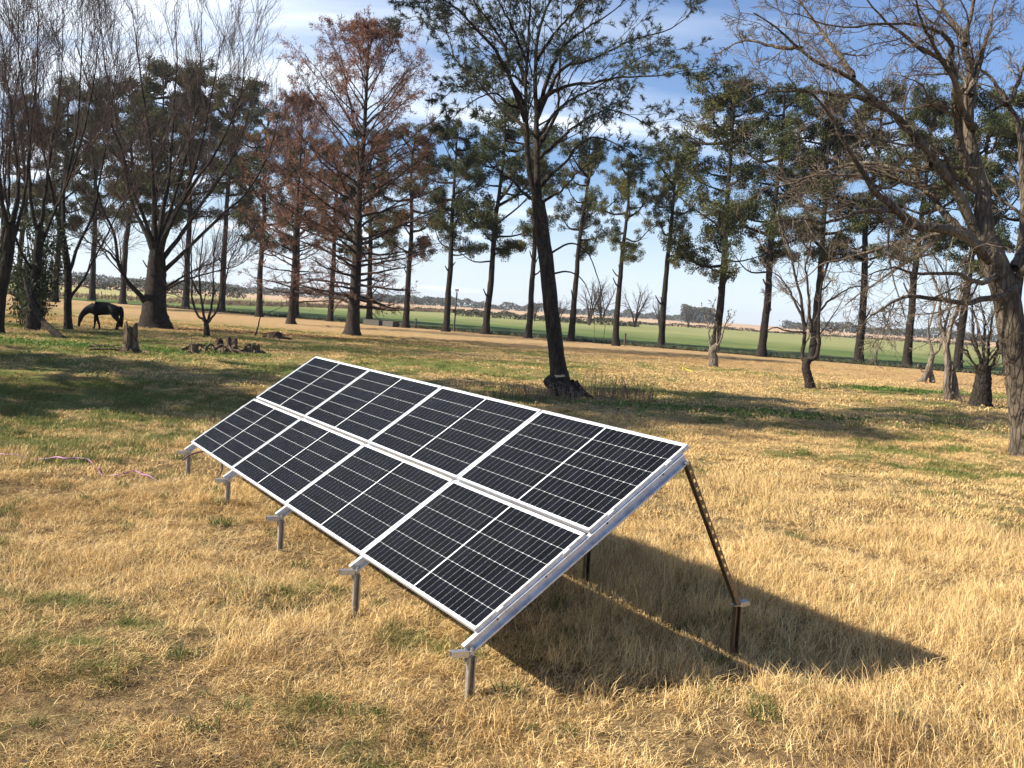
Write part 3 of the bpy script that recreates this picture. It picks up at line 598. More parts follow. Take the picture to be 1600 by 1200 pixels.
# ------------------------------------------------------------------ limb lines of the individual trees (metres from each foot)
EVERGREEN_BASE = (1.68, 31.42)
EVERGREEN = [
    ('trunk',0.27,0.20,[(0.01,0.0,-0.08),(-0.22,0.0,0.55),(-0.38,0.0,1.24),(-0.61,0.0,2.51),(-0.84,0.0,3.88),(-1.06,0.0,5.05),(-1.24,0.0,5.91)]),
    ('limb',0.14,0.035,[(-1.24,0.0,5.91),(-1.56,-0.09,6.64),(-1.73,-0.17,7.93),(-1.82,-0.26,8.79),(-1.85,-0.34,10.0),(-1.87,-0.43,11.2),(-1.91,-0.51,12.7),(-2.0,-0.6,14.51)]),
    ('limb',0.16,0.035,[(-1.24,0.0,5.91),(-1.29,0.1,7.0),(-1.43,0.2,8.27),(-1.49,0.3,9.23),(-1.56,0.4,10.51),(-1.49,0.5,11.33),(-1.23,0.6,12.15),(-0.86,0.7,13.55),(-0.67,0.8,15.14)]),
    ('limb',0.1,0.02,[(-1.81,-0.3,8.65),(-2.27,-0.6,9.48),(-2.69,-0.9,10.6),(-3.47,-1.2,11.47),(-4.29,-1.5,12.14)]),
    ('limb',0.1,0.02,[(-1.77,-0.3,8.25),(-2.69,-0.85,9.83),(-3.66,-1.4,10.82),(-4.39,-1.95,11.28),(-5.24,-2.5,11.32)]),
    ('limb',0.07,0.015,[(-1.84,-0.3,9.29),(-2.29,0.15,9.65),(-2.91,0.6,9.71),(-3.44,1.05,9.58),(-4.38,1.5,9.24)]),
    ('bare',0.07,0.015,[(-1.51,0.0,5.95),(-2.17,-0.6,6.35),(-2.61,-1.2,6.62),(-3.1,-1.8,6.91)]),
    ('limb',0.08,0.02,[(-1.74,-0.2,8.08),(-2.59,0.24,8.84),(-3.36,0.68,9.5),(-4.07,1.12,10.27),(-4.32,1.56,10.94),(-4.7,2.0,11.54)]),
    ('limb',0.08,0.02,[(-1.84,-0.2,9.98),(-2.37,-0.47,11.01),(-2.81,-0.73,11.84),(-3.24,-1.0,12.83)]),
    ('limb',0.1,0.02,[(-1.47,0.4,8.98),(-0.79,-0.18,9.29),(0.12,-0.76,9.36),(0.98,-1.34,9.47),(2.11,-1.92,9.48),(2.78,-2.5,9.59)]),
    ('limb',0.09,0.015,[(-1.32,0.4,7.23),(-0.84,0.82,7.8),(-0.34,1.24,8.4),(0.65,1.66,9.13),(1.71,2.08,9.07),(2.74,2.5,8.69)]),
    ('bare',0.07,0.015,[(-1.15,0.3,5.95),(-0.7,-0.27,6.25),(-0.33,-0.85,6.62),(0.23,-1.43,7.07),(0.83,-2.0,7.44)]),
    ('limb',0.11,0.02,[(-1.46,0.5,8.81),(-1.15,0.2,9.73),(-0.86,-0.1,10.43),(-0.26,-0.4,10.98),(0.54,-0.7,11.5),(1.47,-1.0,12.58)]),
    ('limb',0.1,0.02,[(-1.44,0.5,8.51),(-0.72,0.8,10.15),(0.17,1.1,10.54),(1.32,1.4,11.26),(2.78,1.7,11.95),(3.4,2.0,12.62)]),
    ('limb',0.09,0.02,[(-1.34,0.4,7.62),(-0.9,0.92,8.69),(-0.88,1.44,9.83),(-0.74,1.96,11.17),(-0.3,2.48,12.77),(0.16,3.0,14.19)]),
    ('limb',0.09,0.02,[(-1.54,0.5,10.26),(-1.03,-0.67,10.86),(-0.2,-1.83,11.49),(0.73,-3.0,12.06)]),
    ('limb',0.08,0.02,[(-1.42,0.3,7.89),(-0.64,0.98,9.05),(0.37,1.65,9.75),(1.61,2.33,10.8),(2.69,3.0,11.65)]),
    ('droop',0.05,0.01,[(-0.89,0.0,4.27),(-0.2,-0.2,4.7),(0.36,-0.4,4.43),(0.76,-0.6,3.58),(1.0,-0.8,2.43),(0.96,-1.0,1.66)]),
    ('droop',0.05,0.01,[(-0.79,0.0,3.69),(-0.21,0.25,3.83),(0.32,0.5,3.58),(0.7,0.75,2.8),(0.87,1.0,1.83)]),
    ('limb',0.08,0.015,[(-1.17,0.3,6.44),(-0.57,-0.46,7.06),(-0.16,-1.22,7.54),(0.43,-1.98,7.63),(1.2,-2.74,7.2),(1.59,-3.5,6.68)]),
    ('limb',0.07,0.015,[(-1.81,0.0,8.59),(-2.22,-0.5,8.66),(-2.8,-1.0,8.8),(-3.41,-1.5,8.39),(-3.99,-2.0,7.71)]),
    ('limb',0.08,0.015,[(-1.83,0.0,9.45),(-2.55,0.75,10.55),(-3.62,1.5,11.27),(-4.71,2.25,11.4),(-5.66,3.0,12.06)]),
]
GREYTREE_BASE = (11.87, 23.07)
GREYTREE = [
    ('trunk',0.31,0.28,[(0.05,0.0,-0.06),(-0.12,0.0,0.76),(-0.3,0.0,1.63),(-0.53,0.0,2.5),(-0.71,0.0,3.21),(-0.9,0.0,3.78),(-1.17,0.0,4.34),(-1.41,0.0,4.83)]),
    ('limb',0.2,0.03,[(-1.05,0.0,4.13),(-1.62,-0.21,4.56),(-2.15,-0.42,4.87),(-2.8,-0.62,4.95),(-3.43,-0.83,5.0),(-3.9,-1.04,5.28),(-4.44,-1.25,5.58),(-4.82,-1.46,5.92),(-5.14,-1.67,6.34),(-5.44,-1.88,6.63),(-5.89,-2.08,7.11),(-6.31,-2.29,7.33),(-6.97,-2.5,7.34)]),
    ('limb',0.16,0.03,[(-1.47,0.0,4.75),(-1.93,0.17,4.99),(-2.18,0.33,5.31),(-2.4,0.5,5.68),(-2.75,0.67,6.01),(-3.42,0.83,6.22),(-3.66,1.0,6.7),(-3.94,1.17,7.25),(-4.21,1.33,7.83),(-4.75,1.5,8.57)]),
    ('limb',0.19,0.03,[(-1.32,0.0,4.62),(-1.69,-0.09,5.06),(-2.21,-0.18,5.7),(-2.78,-0.27,6.35),(-3.23,-0.36,6.81),(-3.68,-0.45,7.21),(-4.29,-0.55,7.57),(-5.0,-0.64,8.08),(-5.69,-0.73,8.32),(-6.18,-0.82,8.62),(-6.62,-0.91,8.87),(-7.26,-1.0,9.19)]),
    ('limb',0.3,0.06,[(-1.4,0.0,4.76),(-1.56,0.04,5.47),(-1.64,0.07,6.01),(-1.94,0.11,7.29),(-2.0,0.15,8.08),(-2.01,0.19,8.68),(-2.24,0.23,9.22),(-2.11,0.26,9.88),(-2.03,0.3,11.01)]),
    ('limb',0.17,0.03,[(-1.58,0.2,6.03),(-2.11,-0.02,6.71),(-2.4,-0.25,7.49),(-2.6,-0.48,7.91),(-2.84,-0.7,8.38),(-3.5,-0.93,8.67),(-4.11,-1.15,8.96),(-4.6,-1.38,9.13),(-5.28,-1.6,9.66)]),
    ('limb',0.09,0.02,[(-2.78,-0.6,8.4),(-3.07,-1.04,8.84),(-3.66,-1.48,8.96),(-4.47,-1.92,8.9),(-5.87,-2.36,8.65),(-6.85,-2.8,8.7)]),
    ('limb',0.2,0.03,[(-0.62,0.5,3.66),(-0.32,0.62,4.57),(-0.26,0.75,5.47),(-0.32,0.88,6.19),(-0.45,1.0,7.4),(-0.77,1.12,8.26),(-1.06,1.25,8.75),(-1.51,1.38,9.12),(-1.81,1.5,9.66)]),
    ('limb',0.09,0.02,[(-0.75,1.0,8.06),(-0.14,1.67,9.06),(0.46,2.33,10.32),(0.9,3.0,11.63)]),
    ('limb',0.12,0.02,[(-0.6,0.0,3.94),(-1.19,-0.46,3.61),(-2.18,-0.91,3.37),(-3.14,-1.37,3.42),(-3.82,-1.83,3.35),(-4.34,-2.29,3.18),(-4.8,-2.74,2.9),(-5.24,-3.2,2.56)]),
    ('limb',0.1,0.02,[(-1.72,-0.4,4.64),(-2.18,-0.08,4.96),(-2.62,0.23,4.88),(-3.22,0.55,4.72),(-4.19,0.87,4.3),(-4.83,1.18,4.0),(-5.31,1.5,3.52)]),
    ('limb',0.1,0.02,[(-2.92,-0.3,6.4),(-3.19,0.26,6.36),(-3.89,0.82,6.57),(-4.75,1.38,6.42),(-5.49,1.94,6.09),(-6.28,2.5,5.87)]),
    ('limb',0.1,0.02,[(-4.05,-0.2,7.54),(-4.92,-0.65,7.67),(-6.02,-1.1,7.64),(-7.06,-1.55,7.35),(-8.05,-2.0,6.87)]),
    ('limb',0.12,0.02,[(-2.06,0.0,7.99),(-1.74,0.33,8.93),(-1.48,0.67,9.75),(-1.25,1.0,10.86)]),
    ('limb',0.09,0.02,[(-3.78,-0.8,5.27),(-4.74,-1.6,5.11),(-5.63,-2.4,4.78),(-6.62,-3.2,4.71),(-7.53,-4.0,4.34)]),
    ('limb',0.14,0.02,[(-0.7,0.0,4.23),(0.12,0.83,5.35),(1.0,1.67,7.01),(1.69,2.5,9.21)]),
    ('limb',0.14,0.02,[(-0.67,0.0,3.94),(-0.39,-0.83,4.77),(-0.11,-1.67,5.53),(0.1,-2.5,6.35)]),
    ('limb',0.13,0.02,[(-1.94,0.0,7.29),(-2.88,-1.0,8.0),(-3.9,-2.0,8.74),(-4.75,-3.0,9.5)]),
    ('limb',0.1,0.02,[(-2.29,0.0,9.09),(-2.36,1.0,10.07),(-2.52,2.0,11.25),(-2.54,3.0,12.35)]),
    ('limb',0.1,0.02,[(-1.04,0.0,4.06),(-1.82,-0.8,3.84),(-2.74,-1.6,3.96),(-3.72,-2.4,3.81),(-4.68,-3.2,3.91),(-5.53,-4.0,3.52)]),
    ('limb',0.1,0.02,[(-4.76,0.0,8.21),(-5.12,1.0,9.31),(-5.37,2.0,10.32),(-5.5,3.0,11.38)]),
    ('limb',0.08,0.02,[(-5.95,0.0,8.79),(-6.44,0.33,8.77),(-7.1,0.67,8.96),(-7.76,1.0,8.78)]),
]
BIGTREE_BASE = (-21.99, 61.87)
BIGTREE = [
    ('trunk',0.75,0.5,[(0.01,0.0,-0.16),(-0.11,0.0,0.85),(-0.12,0.0,2.03),(-0.08,0.0,3.2),(-0.09,0.0,4.36)]),
    ('limb',0.26,0.06,[(-0.31,0.0,1.0),(-0.73,-0.43,1.82),(-1.46,-0.86,2.7),(-1.87,-1.29,3.8),(-2.07,-1.71,5.57),(-2.54,-2.14,6.89),(-2.88,-2.57,8.85),(-3.16,-3.0,11.32)]),
    ('limb',0.12,0.03,[(-1.82,-1.0,3.51),(-2.23,-1.75,4.21),(-2.47,-2.5,4.52),(-3.03,-3.25,5.03),(-3.66,-4.0,6.45)]),
    ('limb',0.24,0.04,[(-0.16,0.0,4.16),(-0.93,0.33,5.69),(-1.89,0.67,7.21),(-2.63,1.0,9.73),(-3.46,1.33,12.84),(-4.3,1.67,15.96),(-4.94,2.0,19.1)]),
    ('limb',0.26,0.04,[(-0.09,0.0,4.36),(-0.23,-0.4,6.64),(-0.34,-0.8,9.25),(-0.61,-1.2,12.17),(-1.08,-1.6,15.39),(-1.41,-2.0,18.55)]),
    ('limb',0.28,0.04,[(-0.05,0.0,4.36),(-0.12,0.6,6.73),(-0.03,1.2,9.14),(-0.13,1.8,12.36),(-0.17,2.4,16.4),(-0.68,3.0,20.05)]),
    ('limb',0.26,0.04,[(0.03,0.0,4.37),(0.75,-0.4,6.32),(1.77,-0.8,8.25),(2.63,-1.2,10.89),(3.31,-1.6,13.83),(3.84,-2.0,17.07)]),
    ('limb',0.24,0.04,[(0.12,0.0,3.99),(0.96,0.8,5.65),(2.18,1.6,8.16),(3.26,2.4,10.3),(4.11,3.2,13.28),(4.57,4.0,16.68)]),
    ('limb',0.2,0.04,[(0.26,0.0,3.41),(1.9,-0.2,5.06),(4.0,-0.4,7.29),(5.52,-0.6,8.89),(6.62,-0.8,11.21),(7.3,-1.0,13.84)]),
    ('limb',0.13,0.03,[(0.41,0.0,2.45),(1.16,0.5,3.06),(2.16,1.0,3.77),(3.56,1.5,4.67),(4.93,2.0,6.79)]),
    ('limb',0.12,0.03,[(0.42,0.0,2.26),(1.78,-0.75,2.91),(3.71,-1.5,3.58),(5.43,-2.25,4.04),(6.71,-3.0,4.83)]),
    ('limb',0.2,0.04,[(-0.14,0.0,4.55),(-0.59,-1.0,6.56),(-1.04,-2.0,8.3),(-1.48,-3.0,10.7),(-2.82,-4.0,13.65),(-3.35,-5.0,15.83)]),
    ('limb',0.2,0.04,[(-0.02,0.0,4.56),(0.23,1.0,7.18),(0.58,2.0,10.08),(0.9,3.0,13.83),(0.73,4.0,17.23),(0.41,5.0,20.3)]),
    ('limb',0.2,0.04,[(-0.01,0.0,4.37),(1.14,-1.0,6.48),(2.53,-2.0,8.53),(4.4,-3.0,11.08),(5.65,-4.0,13.84),(5.99,-5.0,16.42)]),
]
LEFTA_BASE = (-23.64, 49.51)
LEFTA = [
    ('trunk',0.28,0.2,[(0.0,0.0,-0.06),(0.02,0.0,1.44),(0.1,0.0,3.01),(0.23,0.0,4.88)]),
    ('limb',0.14,0.03,[(0.23,0.0,4.88),(0.36,0.25,7.07),(0.56,0.5,9.9),(0.68,0.75,12.42),(0.63,1.0,15.54)]),
    ('limb',0.14,0.03,[(0.18,0.0,4.56),(0.03,-0.5,6.96),(0.26,-1.0,9.62),(0.66,-1.5,12.2),(0.82,-2.0,14.7)]),
    ('limb',0.12,0.03,[(0.14,0.0,3.63),(0.73,0.4,5.87),(1.42,0.8,8.45),(1.79,1.2,11.03),(2.0,1.6,13.94),(2.06,2.0,16.54)]),
    ('limb',0.11,0.03,[(0.08,0.0,2.69),(-0.5,-0.5,4.18),(-0.87,-1.0,6.54),(-0.91,-1.5,9.45),(-0.59,-2.0,12.3)]),
]
LEFTB_BASE = (-23.18, 52.49)
LEFTB = [
    ('trunk',0.2,0.17,[(0.0,0.0,-0.07),(-0.08,0.0,1.49),(-0.13,0.0,3.14),(-0.45,0.0,4.76)]),
    ('limb',0.15,0.03,[(-0.45,0.0,4.6),(-0.64,0.4,7.09),(-0.39,0.8,9.46),(-0.32,1.2,12.17),(-0.49,1.6,15.21),(-0.67,2.0,17.28)]),
    ('limb',0.15,0.03,[(-0.45,0.0,4.6),(-0.71,-0.5,6.66),(-1.04,-1.0,8.82),(-1.36,-1.5,11.54),(-1.67,-2.0,14.19)]),
    ('limb',0.13,0.03,[(-0.12,0.0,2.81),(0.54,-0.2,4.49),(1.39,-0.4,6.15),(1.73,-0.6,8.09),(2.2,-0.8,10.96),(2.49,-1.0,14.09)]),
    ('limb',0.11,0.03,[(-0.01,0.0,1.49),(0.6,0.2,2.53),(1.13,0.4,3.9),(1.83,0.6,5.62),(2.52,0.8,7.34),(2.87,1.0,9.37)]),
]
LEFTC_BASE = (-23.28, 45.26)
LEFTC = [
    ('trunk',0.32,0.22,[(0.0,0.0,-0.06),(0.18,0.0,1.73),(0.48,0.0,3.46),(0.61,0.0,4.88)]),
    ('limb',0.16,0.03,[(0.61,0.0,4.88),(0.59,0.5,6.92),(0.1,1.0,9.23),(-0.63,1.5,11.86),(-1.33,2.0,14.51)]),
    ('limb',0.14,0.03,[(0.54,0.0,4.31),(0.53,-0.67,6.49),(0.4,-1.33,8.84),(0.13,-2.0,11.36)]),
    ('limb',0.13,0.03,[(0.53,0.0,3.74),(0.98,0.2,5.49),(1.11,0.4,7.5),(0.8,0.6,10.05),(0.34,0.8,12.6),(0.17,1.0,14.88)]),
    ('limb',0.12,0.03,[(0.32,0.0,2.02),(-0.27,-0.33,3.95),(-1.0,-0.67,6.11),(-1.44,-1.0,8.78)]),
]
SMALLVASE_BASE = (-16.87, 55.39)
SMALLVASE = [
    ('trunk',0.17,0.13,[(0.0,0.0,-0.07),(-0.01,0.0,0.35),(-0.07,0.0,0.77)]),
    ('limb',0.08,0.02,[(-0.1,0.0,0.7),(-0.6,0.1,1.08),(-0.96,0.2,2.04),(-1.12,0.3,3.61),(-1.14,0.4,5.01),(-0.9,0.5,6.78)]),
    ('limb',0.08,0.02,[(-0.07,0.0,0.77),(-0.28,-0.12,1.73),(-0.45,-0.25,3.28),(-0.27,-0.38,5.02),(-0.06,-0.5,6.73)]),
    ('limb',0.08,0.02,[(0.0,0.0,0.77),(0.1,0.2,1.93),(0.05,0.4,3.34),(0.04,0.6,4.75),(0.27,0.8,6.18)]),
    ('limb',0.07,0.02,[(0.07,0.0,0.78),(0.59,-0.2,1.62),(0.93,-0.4,3.02),(1.27,-0.6,4.42),(1.8,-0.8,5.46)]),
    ('limb',0.06,0.02,[(-0.48,0.0,2.24),(-1.12,0.0,3.25),(-1.52,0.0,4.61),(-1.75,0.0,5.98)]),
]
TWISTED_BASE = (12.77, 43.37)
TWISTED = [
    ('trunk',0.2,0.17,[(0.06,0.0,-0.05),(-0.1,0.0,0.46),(-0.24,0.0,0.87),(-0.19,0.0,1.28)]),
    ('limb',0.11,0.03,[(-0.22,0.0,0.95),(-0.4,0.1,1.49),(-0.34,0.2,2.37),(-0.46,0.3,3.46),(-0.75,0.4,4.54),(-1.2,0.5,5.89),(-1.67,0.6,6.96)]),
    ('limb',0.11,0.03,[(-0.18,0.0,1.15),(0.11,-0.1,1.53),(0.14,-0.2,2.14),(-0.01,-0.3,3.22),(-0.05,-0.4,4.57),(0.28,-0.5,5.93),(0.58,-0.6,6.74)]),
    ('limb',0.07,0.02,[(-0.45,0.0,2.64),(-0.9,0.4,3.71),(-1.28,0.8,4.52),(-1.92,1.2,5.05)]),
    ('limb',0.07,0.02,[(-0.13,0.0,2.39),(-0.37,-0.25,3.74),(-0.67,-0.5,5.06),(-0.69,-0.75,6.38),(-1.09,-1.0,7.65)]),
    ('limb',0.06,0.02,[(0.1,0.0,3.22),(0.68,0.17,3.81),(1.52,0.33,4.28),(2.11,0.5,4.45)]),
    ('bare',0.05,0.02,[(-0.45,0.0,2.31),(-0.89,0.0,2.34),(-1.59,0.0,2.51),(-2.13,0.0,2.39)]),
]
PALESTEM_BASE = (11.44, 58.16)
PALESTEM = [
    ('trunk',0.26,0.2,[(0.04,0.0,-0.03),(0.04,0.0,0.48),(-0.07,0.0,0.92),(0.23,0.0,1.23)]),
    ('limb',0.07,0.02,[(-0.07,0.0,0.84),(-0.25,0.33,1.56),(-0.37,0.67,2.47),(-0.61,1.0,3.01)]),
    ('limb',0.07,0.02,[(0.17,0.0,1.04),(0.34,-0.33,1.8),(0.47,-0.67,2.55),(0.61,-1.0,3.1)]),
    ('limb',0.06,0.02,[(0.1,0.0,1.04),(0.1,0.17,1.96),(-0.0,0.33,2.68),(-0.22,0.5,3.48)]),
]
FORKED_BASE = (22.63, 55.54)
FORKED = [
    ('trunk',0.2,0.13,[(-0.24,0.0,-0.09),(0.0,0.0,0.35),(0.19,0.0,1.0),(0.29,0.0,1.71)]),
    ('trunk',0.15,0.1,[(0.42,0.0,0.03),(0.37,0.15,0.47),(0.28,0.3,0.92)]),
    ('limb',0.09,0.02,[(0.3,0.0,1.64),(0.09,0.25,2.75),(0.3,0.5,3.81),(0.69,0.75,5.25),(0.3,1.0,6.65)]),
    ('limb',0.09,0.02,[(0.28,0.0,1.53),(0.59,-0.25,1.92),(0.75,-0.5,2.81),(1.06,-0.75,3.87),(1.16,-1.0,5.25)]),
    ('bare',0.05,0.02,[(0.05,0.0,0.53),(-0.26,0.15,0.79),(-0.3,0.3,1.02)]),
]
GNARLED_BASE = (18.14, 41.77)
GNARLED = [
    ('trunk',0.16,0.13,[(-0.08,0.0,0.02),(-0.21,0.0,0.52),(-0.22,0.0,1.18),(-0.31,0.0,1.84),(-0.43,0.0,2.49)]),
    ('trunk',0.15,0.12,[(0.32,0.0,-0.06),(0.19,0.13,0.53),(0.12,0.27,1.05),(-0.01,0.4,1.57)]),
    ('limb',0.1,0.02,[(-0.41,0.0,2.36),(-0.65,0.15,3.27),(-0.74,0.3,4.32),(-1.26,0.45,5.34),(-1.8,0.6,6.11)]),
    ('limb',0.1,0.02,[(-0.35,0.0,2.23),(-0.28,-0.2,3.29),(-0.2,-0.4,4.34),(0.02,-0.6,5.13),(-0.04,-0.8,6.14)]),
    ('bare',0.05,0.02,[(-0.04,0.0,1.19),(0.19,0.15,1.47),(0.42,0.3,1.63)]),
    ('limb',0.08,0.02,[(-0.32,0.0,1.97),(-0.45,0.25,3.01),(-0.18,0.5,4.09),(-0.34,0.75,5.42),(-0.1,1.0,6.78)]),
]
POLLARD_BASE = (18.30, 39.39)
POLLARD = [
    ('trunk',0.36,0.26,[(0.0,0.0,-0.05),(-0.01,0.0,0.55),(-0.01,0.0,1.1),(-0.01,0.0,1.6)]),
    ('limb',0.08,0.02,[(-0.05,0.0,1.48),(-0.26,0.17,2.33),(-0.4,0.33,3.07),(-0.58,0.5,3.81)]),
    ('limb',0.08,0.02,[(0.03,0.0,1.48),(0.01,-0.17,2.36),(-0.08,-0.33,3.22),(-0.05,-0.5,4.08)]),
    ('limb',0.07,0.02,[(0.01,0.0,1.36),(0.04,0.27,2.35),(0.01,0.53,3.34),(-0.12,0.8,4.34)]),
    ('limb',0.07,0.02,[(0.08,0.0,1.23),(0.25,-0.27,2.01),(0.22,-0.53,2.75),(0.18,-0.8,3.37)]),
    ('limb',0.06,0.02,[(-0.06,0.0,1.1),(-0.47,0.0,1.7),(-0.7,0.0,2.06),(-0.86,0.0,2.17)]),
]
LEANING_BASE = (-20.03, 44.63)
LEANING = [
    ('trunk',0.14,0.07,[(0.09,0.0,-0.05),(-0.62,0.4,0.32),(-1.34,0.8,0.75),(-1.89,1.2,1.38),(-2.33,1.6,1.94),(-2.66,2.0,2.51)]),
]
SAPLING_BASE = (-15.24, 59.29)
SAPLING = [
    ('trunk',0.05,0.01,[(0.0,0.0,-0.07),(0.14,0.08,0.57),(0.25,0.15,1.18),(0.7,0.23,1.43),(1.61,0.3,1.87)]),
    ('limb',0.03,0.01,[(0.28,0.0,1.18),(0.29,0.0,1.89),(0.44,0.0,2.65)]),
]


def line_mesh(acc, pts, r0, r1, m, k, rough=0.0, rng=None, flare=0.0, pw=1.0, wob=0.0):
    P = catmull(pts, m); t = np.linspace(0, 1, m); R = r0 + (r1 - r0) * t ** pw
    if wob and rng is not None:
        w_ = np.cumsum(rng.standard_normal((m, 3)), 0) * wob; w_ -= np.outer(t, w_[-1]); P = P + w_
    if flare:
        L = np.concatenate([[0], np.cumsum(np.linalg.norm(np.diff(P, axis=0), axis=1))]); R = R * (1 + flare * np.exp(-L / (r0 * 1.1)))
    V, F = tube_geo(P, R, k, rough, rng); acc.add(V, F); return P, R

def thin(P, R, m):
    i = np.linspace(0, len(P) - 1, m).round().astype(int); return P[i], R[i]

def bare_tree(name, base, data, seed, label, cat, mats, lv, group=None, flare=0.5, leafy=None, crown='twigs', fall=.45, lim=1.0):
    """hand-laid trunk and limbs; boughs and twigs grown from them"""
    rng = np.random.default_rng(seed); root = tag(empty(name, (base[0], base[1], 0)), label, cat, group)
    LP, LR = [], []; trunk = Acc()
    for kind, r0, r1, pts in data:
        if kind == 'trunk':
            line_mesh(trunk, pts, r0, r1, 26, 18, 0.035, rng, flare, wob=0.004)
            continue
        a = Acc(); P, R = line_mesh(a, pts, r0 * lim, r1 * lim * (.5 if lim < 1 else 1), 28, 9, 0.03, rng, pw=0.75 if lim == 1 else .62, wob=0.02 if kind != 'droop' else 0.005)
        obj('limb', a.mesh('limb', mats[0], True), root)
        P, R = thin(P, R, 14)
        if kind == 'limb': LP.append(P); LR.append(R)
    obj('trunk', trunk.mesh('trunk', mats[0], True), root)
    P, R = np.array(LP), np.array(LR); tw = Acc(); levels = []
    for (per, t0, t1, ang, ratio, n, up, wig, k, rr, rmin) in lv:
        P, R = spawn(P, R, rng, per, t0, t1, ang, ratio, n, rr, up, wig, rmin=rmin, fall=fall)
        levels.append((P, R, k)); tw.tubes(P, R, k)
    obj(crown, tw.mesh(crown, mats[1], False), root)
    if leafy:
        m, per, ln, wd, jit, quad = leafy; c = levels[-1][0]; B, n, _ = c.shape
        t = rng.random((B, per)) * (n - 1.001); i = t.astype(int); f = (t - i)[..., None]; bi = np.arange(B)[:, None]
        pos = c[bi, i] * (1 - f) + c[bi, i + 1] * f; d = nrm(c[bi, i + 1] - c[bi, i])
        V, F = (quads_at if quad else tris_at)(pos.reshape(-1, 3), rng, ln, wd, d.reshape(-1, 3), jit)
        obj('foliage', mesh_np('foliage', V, F, False, m), root)
    return root

# ---- evergreen in front, its cut stub and the sprays of needles
ev = bare_tree('evergreen_tree', EVERGREEN_BASE, EVERGREEN, 3, 'tall curving evergreen with sparse blue-green needles right behind the solar array', 'tree',
    (MT['bark_mid'], MT['bark_mid']),
    [(9, .18, 1.0, 38, .36, 7, .03, .10, 5, .42, .010), (7, .12, 1.0, 38, .42, 5, .02, .12, 3, .5, .006), (4, .2, 1.0, 36, .5, 4, .0, .12, 3, .6, .004)],
    flare=1.1, leafy=(MT['needle'], 16, 0.15, 0.022, 0.9, False), crown='boughs', lim=.82)
a = Acc(); rng = np.random.default_rng(8)
line_mesh(a, [(-.05, -.15, .02), (-.30, -.28, .22), (-.58, -.42, .52)], .27, .20, 10, 16, .04, rng); st = obj('cut_stub', a.mesh('cut_stub', MT['bark_mid'], True), ev)
bm = bmesh.new(); bmesh.ops.create_circle(bm, cap_ends=True, segments=20, radius=.185)
me = bpy.data.meshes.new('cut_face'); bm.to_mesh(me); bm.free(); me.materials.append(MT['bark_dark'])
o = obj('cut_face', me, st, (-.583, -.422, .523)); o.rotation_mode = 'QUATERNION'; o.rotation_quaternion = Vector((-.68, -.35, .7)).to_track_quat('Z', 'Y')
bm = bmesh.new(); bmesh.ops.create_cone(bm, cap_ends=True, segments=18, radius1=.30, radius2=.24, depth=.07)
me = bpy.data.meshes.new('saw_cut_ledge'); bm.to_mesh(me); bm.free(); me.materials.append(MT['wood_cut'])
o = obj('saw_cut_ledge', me, ev, (-.30, -.22, .62)); o.scale = (.9, .55, .8); o.rotation_euler = (.1, -.12, 0)
a = Acc()
for x, y, r in ((.55, -.15, .13), (.35, .35, .12), (-.25, .3, .11), (-.1, -.35, .10), (.7, -.3, .09)): line_mesh(a, [(x * .4, y * .4, .42), (x * .8, y * .8, .16), (x * 1.35, y * 1.35, -.06)], r * 1.15, r * .4, 8, 10, .05, rng)
obj('root_flare', a.mesh('root_flare', MT['bark_mid'], True), ev)

bare_tree('bare_tree', GREYTREE_BASE, GREYTREE, 21, 'large bare grey tree with spreading limbs at the right edge of the picture', 'tree', (MT['bark_grey'], MT['twig_grey']),
    [(9, .18, 1.0, 46, .34, 8, .035, .20, 5, .42, .010), (8, .12, 1.0, 46, .42, 6, .03, .22, 4, .5, .006), (11, .12, 1.0, 44, .52, 4, .03, .2, 3, .6, .0055)], flare=0.45, leafy=None, lim=.84)
bare_tree('bare_tree', BIGTREE_BASE, BIGTREE, 33, 'broad bare tree with thick dark trunk and upswept fan of branches', 'tree', (MT['bark_dark'], MT['twig_dark']),
    [(10, .26, 1.0, 27, .33, 8, .06, .09, 4, .45, .018), (8, .15, 1.0, 28, .46, 6, .07, .10, 4, .5, .011), (8, .15, 1.0, 28, .55, 4, .08, .10, 3, .6, .0085)], flare=0.5, fall=.05, lim=.82)
LV = [(11, .22, 1.0, 26, .34, 8, .06, .09, 4, .45, .016), (9, .12, 1.0, 28, .46, 6, .07, .10, 4, .5, .010), (7, .15, 1.0, 28, .55, 4, .08, .10, 3, .6, .0085)]
lb = bare_tree('bare_tree', LEFTB_BASE, LEFTB, 41, 'bare many-limbed tree standing just left of the grazing horse', 'tree', (MT['bark_dark'], MT['twig_dark']), LV, fall=.05, lim=.85)
la = bare_tree('bare_tree', LEFTA_BASE, LEFTA, 42, 'slender bare tree with the leafy creeper at its foot', 'tree', (MT['bark_dark'], MT['twig_dark']), LV, fall=.05, lim=.85)
bare_tree('bare_tree', LEFTC_BASE, LEFTC, 43, 'bare tree with dark forking trunk at the left edge of the picture', 'tree', (MT['bark_dark'], MT['twig_dark']), LV, fall=.05, lim=.85)
LS = [(7, .2, 1.0, 34, .42, 6, .05, .16, 4, .5, .008), (7, .12, 1.0, 36, .45, 5, .04, .18, 3, .55, .005), (5, .1, 1.0, 36, .5, 4, .03, .2, 3, .6, .004)]
bare_tree('small_bare_tree', SMALLVASE_BASE, SMALLVASE, 51, 'small vase-shaped bare tree behind the low stumps, right of the thick dark trunk', 'tree', (MT['bark_mid'], MT['twig_dark']), LS, flare=0.25)
bare_tree('small_bare_tree', TWISTED_BASE, TWISTED, 52, 'small twisted tree with swollen knot low on its dark trunk', 'tree', (MT['bark_mid'], MT['twig_grey']), LS, flare=0.3)
